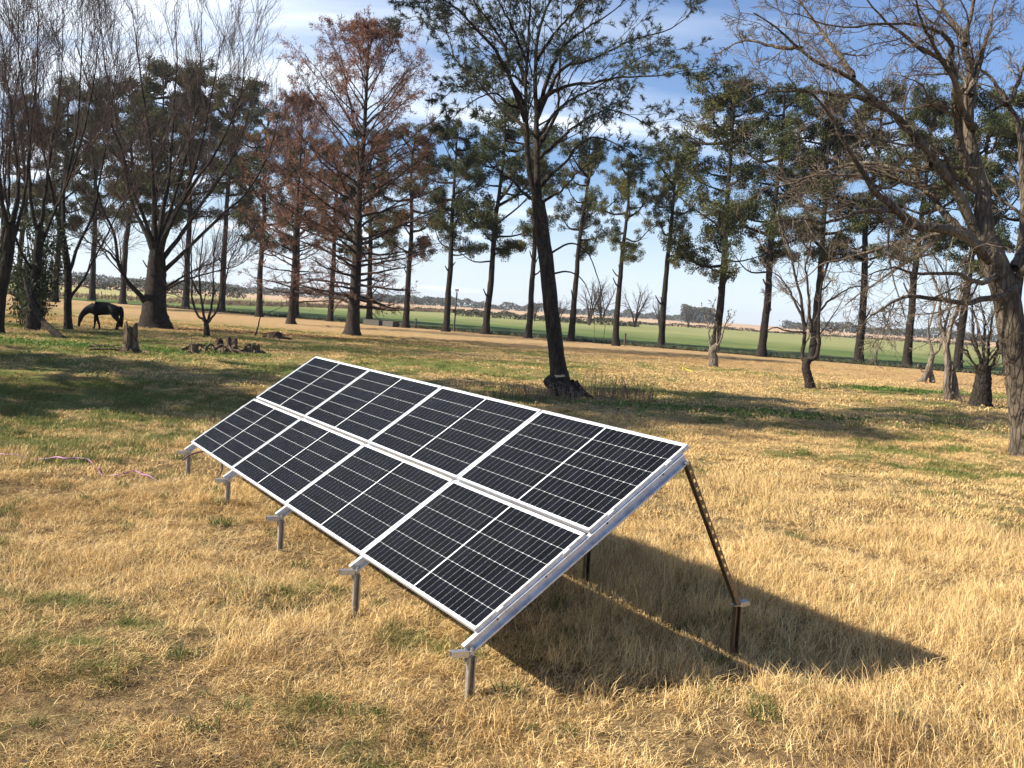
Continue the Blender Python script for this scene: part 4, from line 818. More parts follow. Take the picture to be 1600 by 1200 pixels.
bare_tree('small_bare_tree', PALESTEM_BASE, PALESTEM, 53, 'short pale knotted trunk with thin leafy shoots in front of a row tree', 'tree', (MT['bark_pale'], MT['twig_grey']), LS[:2], flare=0.2, leafy=(MT['pine3'], 3, .09, .05, .9, True))
bare_tree('small_bare_tree', FORKED_BASE, FORKED, 54, 'pale leaning trunk on two legs, leftmost of the three gnarled little trees', 'tree', (MT['bark_pale'], MT['twig_grey']), LS, flare=0.2)
bare_tree('small_bare_tree', GNARLED_BASE, GNARLED, 55, 'gnarled twin-stemmed little tree left of the bushy pollard', 'tree', (MT['bark_pale'], MT['twig_grey']), LS, flare=0.3)
bare_tree('pollard_tree', POLLARD_BASE, POLLARD, 56, 'dark stumpy pollard with a brush of upright shoots beside the large grey tree', 'tree', (MT['bark_dark'], MT['twig_grey']), [(12, .0, 1.0, 24, .5, 5, .06, .12, 3, .6, .008), (5, .1, 1., 30, .5, 4, .05, .14, 3, .6, .005)], flare=0.35)
bare_tree('sapling', SAPLING_BASE, SAPLING, 57, 'thin crooked leafless sapling between the small vase tree and the row', 'tree', (MT['bark_dark'], MT['twig_dark']), [(6, .1, 1., 40, .4, 4, .03, .15, 3, .5, .006)], flare=0.1)
a = Acc(); rng = np.random.default_rng(9); line_mesh(a, LEANING[0][3], .17, .06, 20, 12, .05, rng, wob=.01)
lt = obj('leaning_trunk', a.mesh('leaning_trunk', MT['bark_mid'], True), None, (*LEANING_BASE, 0)); tag(lt, 'fallen trunk leaning up into the leafy creeper at the left', 'trunk')

# creeper clump between the left trees
rng = np.random.default_rng(61); root = tag(empty('creeper', (-24.3, 50.8, 0)), 'dark leafy creeper hanging between the two bare trees left of the horse', 'climbing plant')
P = []; 
for i in range(46):
    x, y = rng.normal(0, .75), rng.normal(0, .6); h = rng.uniform(2, 6.2); P.append(catmull([(x * .5, y * .5, -.05), (x * .8, y, h * .4), (x + rng.normal(0, .3), y, h * .8), (x * 1.3 + rng.normal(0, .6), y, h)], 8))
P = np.array(P); R = np.full(P.shape[:2], .018); a = Acc(); a.tubes(P, R, 4); obj('stem', a.mesh('stem', MT['bark_dark']), root)
Q, S = spawn(P, R, rng, 9, .1, 1, 50, .25, 4, .5, 0, .25); a = Acc(); a.tubes(Q, S, 3); obj('twigs', a.mesh('twigs', MT['twig_dark']), root)
c = Q.reshape(-1, 3); c = c[rng.integers(0, len(c), 5200)] + rng.normal(0, .13, (5200, 3)); V, F = quads_at(c, rng, .17, .10); obj('foliage', mesh_np('foliage', V, F, False, MT['vine']), root)

# ---- russet bald cypresses
def cypress(name, loc, H, rad, seed, label, group, thick=.36, dens=1.0, redness=1.0):
    rng = np.random.default_rng(seed); root = tag(empty(name, (*loc, 0)), label, 'tree', group)
    a = Acc(); T = [(0, 0, -.1), (.05, 0, H * .2), (-.05, .05, H * .45), (.1, 0, H * .7), (.05, 0, H)]
    TP, TR = line_mesh(a, T, thick, .03, 40, 18, .035, rng, .7, wob=.01)
    a2 = []
    obj('trunk', a.mesh('trunk', MT['bark_mid'], True), root)
    nb = int(92 * dens); P = []; R = []
    for i in range(nb):
        t = .13 + .86 * (i + rng.random()) / nb; az = i * 2.4 + rng.normal(0, .3); p = catmull(T, 100)[int(t * 99)]
        prof = rad * (math.sin(math.pi * min(1, (t * .93 + .065)) ** 1.25) ** .48 * (1.05 - .22 * t)) * rng.uniform(.75, 1.12); prof = max(prof, .5)
        el = math.radians(-4 + 66 * t ** 1.3 + rng.normal(0, 6)); L = prof * min(1 / math.cos(el), 1.22 - .25 * max(0, t - .8)); n = 9; q = np.array(p); out = [q.copy()]
        for k in range(1, n):
            e2 = el + math.radians(14) * (k / n) * (1 if t > .35 else (-.6 + 1.6 * k / n)); d = np.array([math.cos(az) * math.cos(e2), math.sin(az) * math.cos(e2), math.sin(e2)]) + rng.normal(0, .09, 3)
            q = q + d * L / (n - 1); q[2] = min(q[2], H + .25 - .10 * np.hypot(q[0], q[1])); out.append(q.copy())
        P.append(out); r0 = .105 * (1 - .75 * t) * thick / .36; R.append(r0 * np.linspace(1, .16, n))
    P, R = np.array(P), np.array(R); a = Acc(); a.tubes(P, R, 6); obj('boughs', a.mesh('boughs', MT['bark_mid'], True), root)
    Q, S = spawn(P, R, rng, 9, .2, 1, 42, .33, 6, .5, .05, .12, rmin=.010); U, W = spawn(Q, S, rng, 6, .1, 1, 40, .45, 4, .6, .06, .14, rmin=.007)
    a = Acc(); a.tubes(Q, S, 4); a.tubes(U, W, 3); obj('twigs', a.mesh('twigs', MT['twig_red']), root)
    c = U.reshape(-1, 3); w_ = (np.clip(c[:, 2] / H, 0, 1)) ** 1.1; c = c[rng.random(len(c)) < w_ * .95 * redness]; c = np.repeat(c, 4, 0); V, F = tris_at(c + rng.normal(0, .07, c.shape), rng, .22, .045, np.array([0, 0, .15]), 1.0)
    obj('foliage', mesh_np('foliage', V, F, False, MT['russet']), root)
    return root
cypress('cypress_tree', (-11.33, 70.36), 20.7, 6.9, 71, 'tall russet leafless conifer with horizontal lower branches left of centre', 'russet conifers', .46)
cypress('cypress_tree', (-19.5, 88.0), 19.0, 6.0, 72, 'smaller russet conifer to the left of the tall russet one', 'russet conifers', .33, .75)

# ---- the row of conifers
def pine_meshes(seed, H, crown0, rad, nb, fmat, dens=1.0):
    rng = np.random.default_rng(seed); a = Acc(); lean = rng.normal(0, .35)
    T = [(0, 0, -.1), (lean * .3, rng.normal(0, .2), H * .25), (lean + rng.normal(0, .2), 0, H * .5), (lean * 1.2, rng.normal(0, .3), H * .75), (lean, 0, H * .95)]
    TP, _ = line_mesh(a, T, .37, .06, 40, 14, .05, rng, .65, wob=.015)
    for i in range(3):                                                 # broken stubs
        p = TP[int(rng.uniform(.15, crown0) * 39)]; az = rng.random() * 6.28; l = rng.uniform(.5, 1.1)
        line_mesh(a, [p, p + np.array([math.cos(az) * l * .5, math.sin(az) * l * .5, l * .2]), p + np.array([math.cos(az) * l, math.sin(az) * l, l * .8])], .11, .05, 5, 6)
    trunk = a.mesh('trunk', MT['bark_dark'], True); a = Acc(); cen = []; rr = []; LP = []
    for i in range(nb):
        t = crown0 - .02 + (1.0 - crown0) * ((i + rng.random()) / nb); p = TP[min(39, int(t * 39))]; az = i * 2.4 + rng.normal(0, .5)
        u = (t - crown0) / (1 - crown0); prof = rad * (0.35 + 1.0 * math.sin(math.pi * min(1, max(0, u * .82 + .18))) ** .7) * rng.uniform(.35, 1.05)
        el = math.radians(rng.uniform(5, 62)); e = p + np.array([math.cos(az) * prof, math.sin(az) * prof, math.tan(el) * prof * .7])
        e[2] = min(e[2], H * rng.uniform(.93, 1.0)); mid = (p + e) / 2 + np.array([0, 0, -.12 * prof]) + rng.normal(0, .2, 3)
        LP.append(catmull([p, mid, e], 8)); cen.append(e); rr.append(rng.uniform(.85, 1.6) * (1.0 - .15 * u))
        
        if rng.random() < .55: cen.append(mid + rng.normal(0, .45, 3)); rr.append(rng.uniform(.4, .8))
    cen.append(TP[-1] + np.array([0, 0, .2])); rr.append(1.0)
    LP = np.array(LP); LR = np.linspace(.12, .03, 8)[None, :] * rng.uniform(.7, 1.3, (len(LP), 1)); a.tubes(LP, LR, 6)
    Q, S = spawn(LP, LR, rng, 5, .3, 1, 45, .4, 5, .5, .03, .25, rmin=.012); a.tubes(Q, S, 4)
    extra = Q[:, -1]; pick = rng.random(len(extra)) < .52
    for q in extra[pick]: cen.append(q); rr.append(rng.uniform(.35, .75))
    boughs = a.mesh('boughs', MT['bark_dark'], True); pts = []
    dr = []
    for c, r in zip(cen, rr):
        m = int(800 * dens * r ** 2); 
        if m < 4: continue
        # lobed clump: several little puffs on a flattened ball
        sub = nrm(rng.standard_normal((max(5, int(9 * r)), 3))) * rng.uniform(.35, .95, (max(5, int(9 * r)), 1)) * np.array([r, r, r * .72])
        k = rng.integers(0, len(sub), m); g = nrm(rng.standard_normal((m, 3))) * (rng.random((m, 1)) ** .4) * np.array([.42, .42, .36]) * (r ** .5)
        pts.append(c + sub[k] + g); dr.append(nrm(sub[k] + g + np.array([0, 0, .25])))
    pts = np.concatenate(pts); dr = np.concatenate(dr)
    V, F = quads_at(pts, rng, .17, .070, dr, 1.0)
    return trunk, boughs, mesh_np('foliage', V, F, False, fmat)
PV = [pine_meshes(200, 20, .38, 3.4, 27, MT['pine1']), pine_meshes(201, 20, .44, 3.1, 22, MT['pine2']), pine_meshes(202, 20, .32, 3.5, 30, MT['pine1']),
      pine_meshes(203, 20, .50, 2.8, 17, MT['pine2']), pine_meshes(204, 20, .38, 3.5, 28, MT['pine3']), pine_meshes(205, 20, .28, 3.3, 30, MT['pine2'])]
RG = 'dark conifers in the row along the field edge'
ROW = [  # x, y, height, width factor, mesh, label
    (-52.5, 106.7, 22, 1.35, 4, 'row conifer at the far left behind the bare tree at the picture edge'),
    (-50.9, 111.6, 24, 1.3, 2, 'row conifer rising behind the leafy creeper at the left'),
    (-55.5, 132.3, 29, 1.4, 0, 'row conifer seen above the head of the grazing horse'),
    (-48.6, 124.9, 28, 1.4, 4, 'row conifer seen above the rump of the grazing horse'),
    (-44.0, 121.0, 29, 1.5, 2, 'row conifer hidden behind the thick dark trunk of the broad bare tree'),
    (-39.0, 119.3, 29, 1.5, 0, 'row conifer just right of the thick dark trunk of the broad bare tree'),
    (-34.4, 118.1, 27.5, 1.5, 1, 'row conifer behind the small vase-shaped bare tree'),
    (-26.8, 105.6, 21.5, 1.2, 2, 'row conifer left of the smaller russet conifer'),
    (-24.0, 110.4, 20, 1.1, 4, 'flared trunk of the row directly behind the smaller russet conifer'),
    (-19.5, 106.2, 19, 1.0, 0, 'thin row conifer immediately left of the tall russet conifer'),
    (-15.0, 103.5, 20, 1.2, 2, 'row conifer immediately right of the tall russet conifer, by the concrete troughs'),
    (-10.9, 100.1, 20.5, 1.25, 4, 'row conifer right of the concrete troughs with a short post beside it'),
    (-6.6, 95.9, 20, 1.05, 0, 'slim row conifer next to the tall lamp post'),
    (-2.8, 95.8, 22.5, 1.35, 2, 'full dense row conifer left of the curving evergreen'),
    (1.2, 92.5, 18.5, .9, 3, 'slim row conifer just left of the curving evergreen trunk'),
    (5.0, 91.1, 18.5, 1.0, 1, 'slim row conifer just right of the curving evergreen trunk'),
    (8.6, 86.3, 16.2, 1.15, 3, 'conifer with tufted crown and broken stub beside a short field post'),
    (12.9, 89.5, 18.4, .95, 1, 'conifer with separate round lower tuft, first right of the short field post'),
    (17.0, 86.4, 24.0, 1.3, 5, 'broad full conifer behind the short pale knotted trunk'),
    (20.2, 82.7, 22.5, 1.15, 2, 'conifer with flared foot between the pale knotted and the twisted little tree'),
    (24.4, 82.9, 22.0, 1.25, 0, 'row conifer right behind the small twisted tree'),
    (28.1, 82.5, 23.0, 1.2, 4, 'row conifer with a wide foot left of the right-hand field post'),
    (30.8, 79.3, 22.0, 1.1, 0, 'row conifer just right of the right-hand field post'),
    (34.1, 77.9, 21.5, 1.3, 2, 'thick row conifer behind the gnarled little trees'),
    (38.2, 78.2, 22.0, 1.2, 1, 'last row conifer, behind the large grey tree at the right edge')]
random.seed(4)
for i, (x, y, h, wf, k, lab) in enumerate(ROW):
    root = tag(empty('conifer', (x, y, 0), random.uniform(0, 6.28)), lab, 'tree', RG); s = h / 20.0; root.scale = (s, s, s)
    obj('trunk', PV[k][0], root, sc=(.86 / s ** .4, .86 / s ** .4, 1)); obj('boughs', PV[k][1], root, sc=(wf * .78 * (.85 if x < -30 else 1),) * 2 + (1,)); obj('foliage', PV[k][2], root, sc=(wf * .78 * (.85 if x < -30 else 1),) * 2 + (1,))
# trees just outside the picture on the left: their shade falls across the turf
SHG = 'shade trees at the left outside the picture'
for x, y, h, k, rz in ((-25.0, 19.5, 13.5, 2, 1.0), (-24.5, 26.8, 25.0, 5, 2.0), (-31, 29.5, 14, 5, .4),):
    root = tag(empty('conifer', (x, y, 0), rz), 'dark conifer beyond the left edge whose shade crosses the turf', 'tree', SHG); root.scale = (h / 20 * 1.5,) * 2 + (h / 20,)
    obj('trunk', PV[k][0], root); obj('boughs', PV[k][1], root); obj('foliage', PV[k][2], root)
for (x, y, rz, sc, src) in ((-34.0, 44.0, 1.3, 1.0, lb), (-38.0, 52.0, 2.6, 1.05, la), (-29.5, 57.0, 4.1, .95, lb)):
    root = tag(empty('bare_tree', (x, y, 0), rz), 'bare tree beyond the left edge among the other bare trees', 'tree', 'bare trees beyond the left edge'); root.scale = (sc,) * 3
    for ch in src.children:
        c = ch.copy(); COL.objects.link(c); c.parent = root

# ------------------------------------------------------------------ stumps and litter
def stump(name, loc, r, h, seed, label, roots=5, hollow=True):
    rng = np.random.default_rng(seed); bm = bmesh.new(); k, lv = 26, 11; rings = []
    ph = rng.random(4) * 6.28
    for j in range(lv):
        t = j / (lv - 1); ring = []
        for i in range(k):
            a = 2 * math.pi * i / k; lob = 1 + .13 * math.sin(3 * a + ph[0]) + .10 * math.sin(5 * a + ph[1]) + .05 * rng.standard_normal()
            rad = r * lob * (1 + .75 * math.exp(-t * 6)) * (1 - .10 * t)
            z = -.05 + h * t * (1 + (.07 * math.sin(2 * a + ph[2]) + .045 * rng.standard_normal()) * (1 if t > .9 else 0))
            ring.append(bm.verts.new((rad * math.cos(a), rad * math.sin(a), z)))
        rings.append(ring)
    inner = [bm.verts.new((v.co.x * .72, v.co.y * .72, v.co.z - h * (.10 + .08 * rng.random()))) for v in rings[-1]]; deep = bm.verts.new((0, 0, h * (.72 if hollow else .93)))
    for j in range(lv - 1):
        for i in range(k): bm.faces.new((rings[j][i], rings[j][(i + 1) % k], rings[j + 1][(i + 1) % k], rings[j + 1][i]))
    tops = []
    for i in range(k): tops.append(bm.faces.new((rings[-1][i], rings[-1][(i + 1) % k], inner[(i + 1) % k], inner[i]))); tops.append(bm.faces.new((inner[i], inner[(i + 1) % k], deep)))
    me = bpy.data.meshes.new('bole'); bm.to_mesh(me); bm.free(); me.materials.append(MT['wood_old'])
    root = tag(empty(name, (*loc, 0), rng.random() * 6), label, 'stump'); obj('bole', me, root); a = Acc()
    for i in range(roots):
        t = 6.28 * (i + rng.random() * .6) / roots; l = r * rng.uniform(1.6, 2.6)
        line_mesh(a, [(math.cos(t) * r * .7, math.sin(t) * r * .7, h * .16), (math.cos(t) * l * .7, math.sin(t) * l * .7, .08), (math.cos(t + .3) * l, math.sin(t + .3) * l, -.04)], r * .24, r * .08, 8, 8, .06, rng)
    obj('root', a.mesh('root', MT['wood_old'], True), root); return root
stump('stump', (-14.45, 38.03), .25, 1.12, 301, 'tall ragged pale-sided stump right of the grazing horse')
stump('stump', (-12.56, 39.69), .17, .46, 302, 'small square stump alone between the tall stump and the root pile', 4)
stump('stump', (-11.85, 42.4), .25, .66, 303, 'upright dark stump standing on top of the pile of roots', 5)
stump('stump', (-11.05, 42.6), .30, .44, 304, 'low dark broken stump at the right end of the root pile', 4)
stump('stump', (-12.75, 43.6), .18, .50, 305, 'little round-topped stump behind the root pile', 3)
stump('stump', (-13.63, 57.76), .38, .42, 306, 'low dark stump alone in the tan turf left of the solar array top', 4)
rng = np.random.default_rng(310); root = tag(empty('root_pile', (-12.2, 41.6, 0)), 'pile of dry tangled roots and sticks in front of the dark stumps', 'wood pile')
for i in range(14):
    x, y, a0, l = rng.uniform(-1.0, .8), rng.uniform(-.5, .4), rng.random() * 3.14, rng.uniform(.5, 1.2); a = Acc(); dx, dy = math.cos(a0) * l / 2, math.sin(a0) * l / 2
    line_mesh(a, [(x - dx, y - dy, .02), (x, y, rng.uniform(.08, .34)), (x + dx, y + dy, .03)], .055, .02, 8, 7, .06, rng, wob=.01); obj('root', a.mesh('root', MT['wood_old'], True), root)
for (x, y, l, a0, r, lab) in ((-15.9, 39.6, 1.6, -.12, .05, 'long dark stick lying left of the tall stump'), (-15.0, 37.5, 1.5, .1, .045, 'dry stick lying in front of the tall stump'),
                           (-13.7, 37.6, .95, -.9, .07, 'short thick branch propped against the foot of the tall stump'), (-5.2, 23.6, 1.2, .05, .03, 'thin dead branch on the turf behind the upper left panel corner')):
    a = Acc(); dx, dy = math.cos(a0) * l / 2, math.sin(a0) * l / 2
    line_mesh(a, [(-dx, -dy, .05), (0, .03, .11), (dx, dy, .04)], r, r * .5, 10, 8, .05, rng, wob=.008)
    line_mesh(a, [(0, .03, .11), (dx * .5, dy * .5 + .12, .16)], r * .5, r * .2, 4, 6); tag(obj('stick', a.mesh('stick', MT['wood_old'], True), None, (x, y, 0)), lab, 'stick')

# bark litter and leaf drifts
def litter(name, label, cat, cx, cy, rx, ry, n, ln, wd, mat, seed, z=.03):
    r = np.random.default_rng(seed); p = r.standard_normal((n, 2)) * (rx, ry) + (cx, cy); c = np.stack([p[:, 0], p[:, 1], gz(p[:, 0], p[:, 1]) + z + r.random(n) * .03], -1)
    V, F = quads_at(c, r, ln, wd, np.array([1.0, 0.2, 0.0]), .9); V = V.reshape(-1, 4, 3); V[:, :, 2] = c[:, None, 2] + (V[:, :, 2] - c[:, None, 2]) * .25
    return tag(obj(name, mesh_np(name, V.reshape(-1, 3), F, False, mat)), label, cat, kind='stuff')
litter('leaf_litter', 'rust red drift of fallen leaves on the turf behind the small vase tree', 'leaves', -16.5, 63.5, 5.5, 1.6, 5200, .16, .09, MT['rust'], 401, .02)
litter('leaf_litter', 'brown fallen leaves scattered under the curving evergreen', 'leaves', 2.5, 29.8, 1.8, 1.0, 1500, .09, .05, MT['scrub'], 402, .03)
litter('leaf_litter', 'dark litter under the pollard and gnarled trees', 'leaves', 18.8, 38.6, 2.2, .7, 1600, .12, .06, MT['wood_far'], 403, .03)
litter('leaf_litter', 'small brown fallen leaves sprinkled over the near straw', 'leaves', 0.5, 9.5, 4.0, 3.2, 800, .045, .028, MT['scrub'], 404, .05)
def weeds(label, cx, cy, rx, ry, n, h, mat, seed, lean=.25, wd=.02, k=3):
    r = np.random.default_rng(seed); p = r.standard_normal((n, 2)) * (rx, ry) + (cx, cy); b = np.stack([p[:, 0], p[:, 1], gz(p[:, 0], p[:, 1]) - .02], -1)
    hh = h * r.uniform(.4, 1.2, n); d = r.standard_normal((n, 3)) * lean; d[:, 2] = 1; d = nrm(d); P = b[:, None] + d[:, None] * (hh[:, None, None] * np.linspace(0, 1, 4)[None, :, None]); P[:, :, 0] += (np.linspace(0, 1, 4) ** 2)[None] * r.normal(0, .15, (n, 1)) * hh[:, None]
    a = Acc(); a.tubes(P, np.broadcast_to(np.linspace(wd / 2, wd / 6, 4), (n, 4)), 3)
    q = P[:, 2:].reshape(-1, 3); q = np.repeat(q, k, 0); q = q + r.normal(0, .03, q.shape); V, F = tris_at(q, r, .07, .02); a.add(V, F)
    return tag(obj('weeds', a.mesh('weeds', mat)), label, 'weeds', kind='stuff')
weeds('dry reddish weeds standing right of the evergreen foot', 3.3, 32.2, .75, .5, 150, .75, MT['scrub'], 411)
weeds('dry straw weeds in front of the evergreen foot', 1.0, 29.6, .8, .35, 130, .5, MT['scrub'], 412)
weeds('thin dry weeds at the foot of the twisted tree', 13.3, 43.2, .7, .3, 60, .35, MT['scrub'], 413)
weeds('dead undergrowth round the gnarled trees and pollard', 18.4, 40.2, 1.5, .7, 120, .45, MT['scrub'], 414)
r = np.random.default_rng(420)
for (lab, cx, cy, rx, ry, n) in (('lush green weed patch in front of the gnarled little trees', 18.2, 46.0, 1.9, .7, 2600), ('thin green clover patch on the turf right of the evergreen', 6.3, 29.4, 2.6, .6, 1300), ('bright green patch on the turf at the left edge', -18.0, 40.5, 3.0, .7, 2600)):
    p = r.standard_normal((n, 2)) * (rx, ry) + (cx, cy); c = np.stack([p[:, 0], p[:, 1], gz(p[:, 0], p[:, 1]) + r.random(n) * .09], -1); V, F = quads_at(c, r, .12, .07)
    tag(obj('weed_patch', mesh_np('weed_patch', V, F, False, MT['weed'])), lab, 'weeds', kind='stuff')

# rough growth at the crop edge, the row's shadow line put into its colour
n = 9000; x = r.uniform(-45, 60, n); y = rowy(x, 1.3) + r.normal(0, .35, n); c = np.stack([x, y, r.random(n) * .20], -1); V, F = tris_at(c, r, .3, .07, np.array([0, 0, .6]), .6)
tag(obj('field_margin', mesh_np('field_margin', V, F, False, MT['wood_far'])), 'dark strip of rough growth and shadow line between the tree row and the crop', 'rough grass', kind='stuff')

# ------------------------------------------------------------------ posts, fence, troughs
def post(name, x, y, h, w, label, cat='post', lean=0.0):
    a = Acc(); rg = np.random.default_rng(int(abs(x * 31))); line_mesh(a, [(0, 0, -.2), (lean * .5, 0, h * .5), (lean, 0, h)], w, w * .85, 8, 8, .05, rg)
    root = tag(empty(name, (x, y, 0)), label, cat); o = obj('shaft', a.mesh('shaft', MT['post'], True), root)
    bm = bmesh.new(); bmesh.ops.create_cone(bm, cap_ends=True, segments=8, radius1=w * .87, radius2=w * .6, depth=.04); me = bpy.data.meshes.new('post_top'); bm.to_mesh(me); bm.free(); me.materials.append(MT['post']); obj('post_top', me, root, (lean, 0, h + .015)); return root
lp_ = post('lamp_post', -5.94, 97.67, 3.75, .085, 'tall thin dark post with a box lamp on top between two row conifers', 'lamp post', .08)
a = Acc(); a.box((.08, 0, 3.98), (1, 0, 0), (0, 1, 0), (0, 0, 1), .17, .12, .11); a.box((.0, 0, 3.84), (1, 0, 0), (0, 1, 0), (0, 0, 1), .03, .03, .09); obj('lamp_head', a.mesh('lamp_head', MT['galv']), lp_)
a = Acc(); a.box((-.13, -.02, 2.0), (1, 0, 0), (0, 1, 0), (0, 0, 1), .10, .08, .16); obj('switch_box', a.mesh('switch_box', MT['black']), lp_)
post('field_post', 9.57, 88.11, 1.05, .10, 'short dark post at the crop edge right of the tufted conifer')
post('field_post', 28.9, 80.9, 1.12, .10, 'short dark post at the crop edge between two conifers on the right')
post('field_post', -10.0, 101.2, .95, .10, 'short dark post beside a conifer near the concrete troughs')
fr = tag(empty('wire_fence', (0, 0, 0)), 'old wire fence with thin posts running away beyond the conifer row at the left', 'fence')
fpts = []; F_ = [np.array(p, float) for p in FENCE]
for p, q in zip(F_[:-1], F_[1:]):
    L = np.linalg.norm(q - p); m = max(1, int(L / 2.6)); fpts += [p + (q - p) * i / m for i in range(m)]
pm = Acc(); line_mesh(pm, [(0, 0, -.1), (.01, 0, .7), (.02, 0, 1.35)], .055, .05, 4, 6); pme = pm.mesh('fence_post', MT['post'])
random.seed(9)
for i, p in enumerate(fpts):
    o = obj('fence_post', pme, fr, (p[0], p[1], 0), random.uniform(0, 6)); o.scale = (1.2 if i % 5 == 0 else .75,) * 2 + (random.uniform(.85, 1.12),)
for h in (.35, .7, 1.05, 1.28):
    a = Acc(); P = np.array([(p[0], p[1], h) for p in fpts]); a.tubes(P, np.full(len(P), .008), 3); obj('wire', a.mesh('wire', MT['wire']), fr)
# rank dry growth along the fence
r = np.random.default_rng(500); fp = np.array(fpts); n = 26000; k = r.integers(0, len(fp) - 1, n); t = r.random((n, 1)); c2 = fp[k] * (1 - t) + fp[k + 1] * t + r.normal(0, 1.1, (n, 2)); c = np.column_stack([c2, r.random(n) * .55]); V, F = tris_at(c, r, .6, .10, np.array([0, 0, 1.2]), .6)
tag(obj('tall_dead_grass', mesh_np('tall_dead_grass', V, F, False, MT['scrub'])), 'rank brown dead grass along the wire fence', 'grass', kind='stuff')
def trough(x, y, l, label, rz):
    a = Acc(); X_, Y_, Z_ = (1, 0, 0), (0, 1, 0), (0, 0, 1)
    for s in (-1, 1): a.box((0, s * .42, .27), X_, Y_, Z_, l / 2, .06, .27); a.box((s * (l / 2 + .06), 0, .27), X_, Y_, Z_, .06, .48, .27)
    a.box((0, 0, .08), X_, Y_, Z_, l / 2, .36, .08); tag(obj('trough', a.mesh('trough', MT['concrete']), None, (x, y, 0), rz), label, 'trough', 'concrete troughs by the row')
trough(-14.3, 102.0, 1.7, 'long low concrete trough at the foot of the conifer row', -.5); trough(-12.4, 100.6, 1.1, 'short low concrete trough, right of the longer one', -.6)
a = Acc(); line_mesh(a, [(0, 0, .35), (.05, .0, .2), (.15, -.05, .10), (.42, -.3, .03)], .02, .02, 14, 6); line_mesh(a, [(0, 0, -.1), (0, 0, .42)], .02, .018, 4, 6)
tag(obj('marker_stake', a.mesh('marker_stake', MT['yellow'], True), None, (8.6, 51.2, 0)), 'small yellow stake with yellow cord on the turf left of the pale trunk', 'stake')

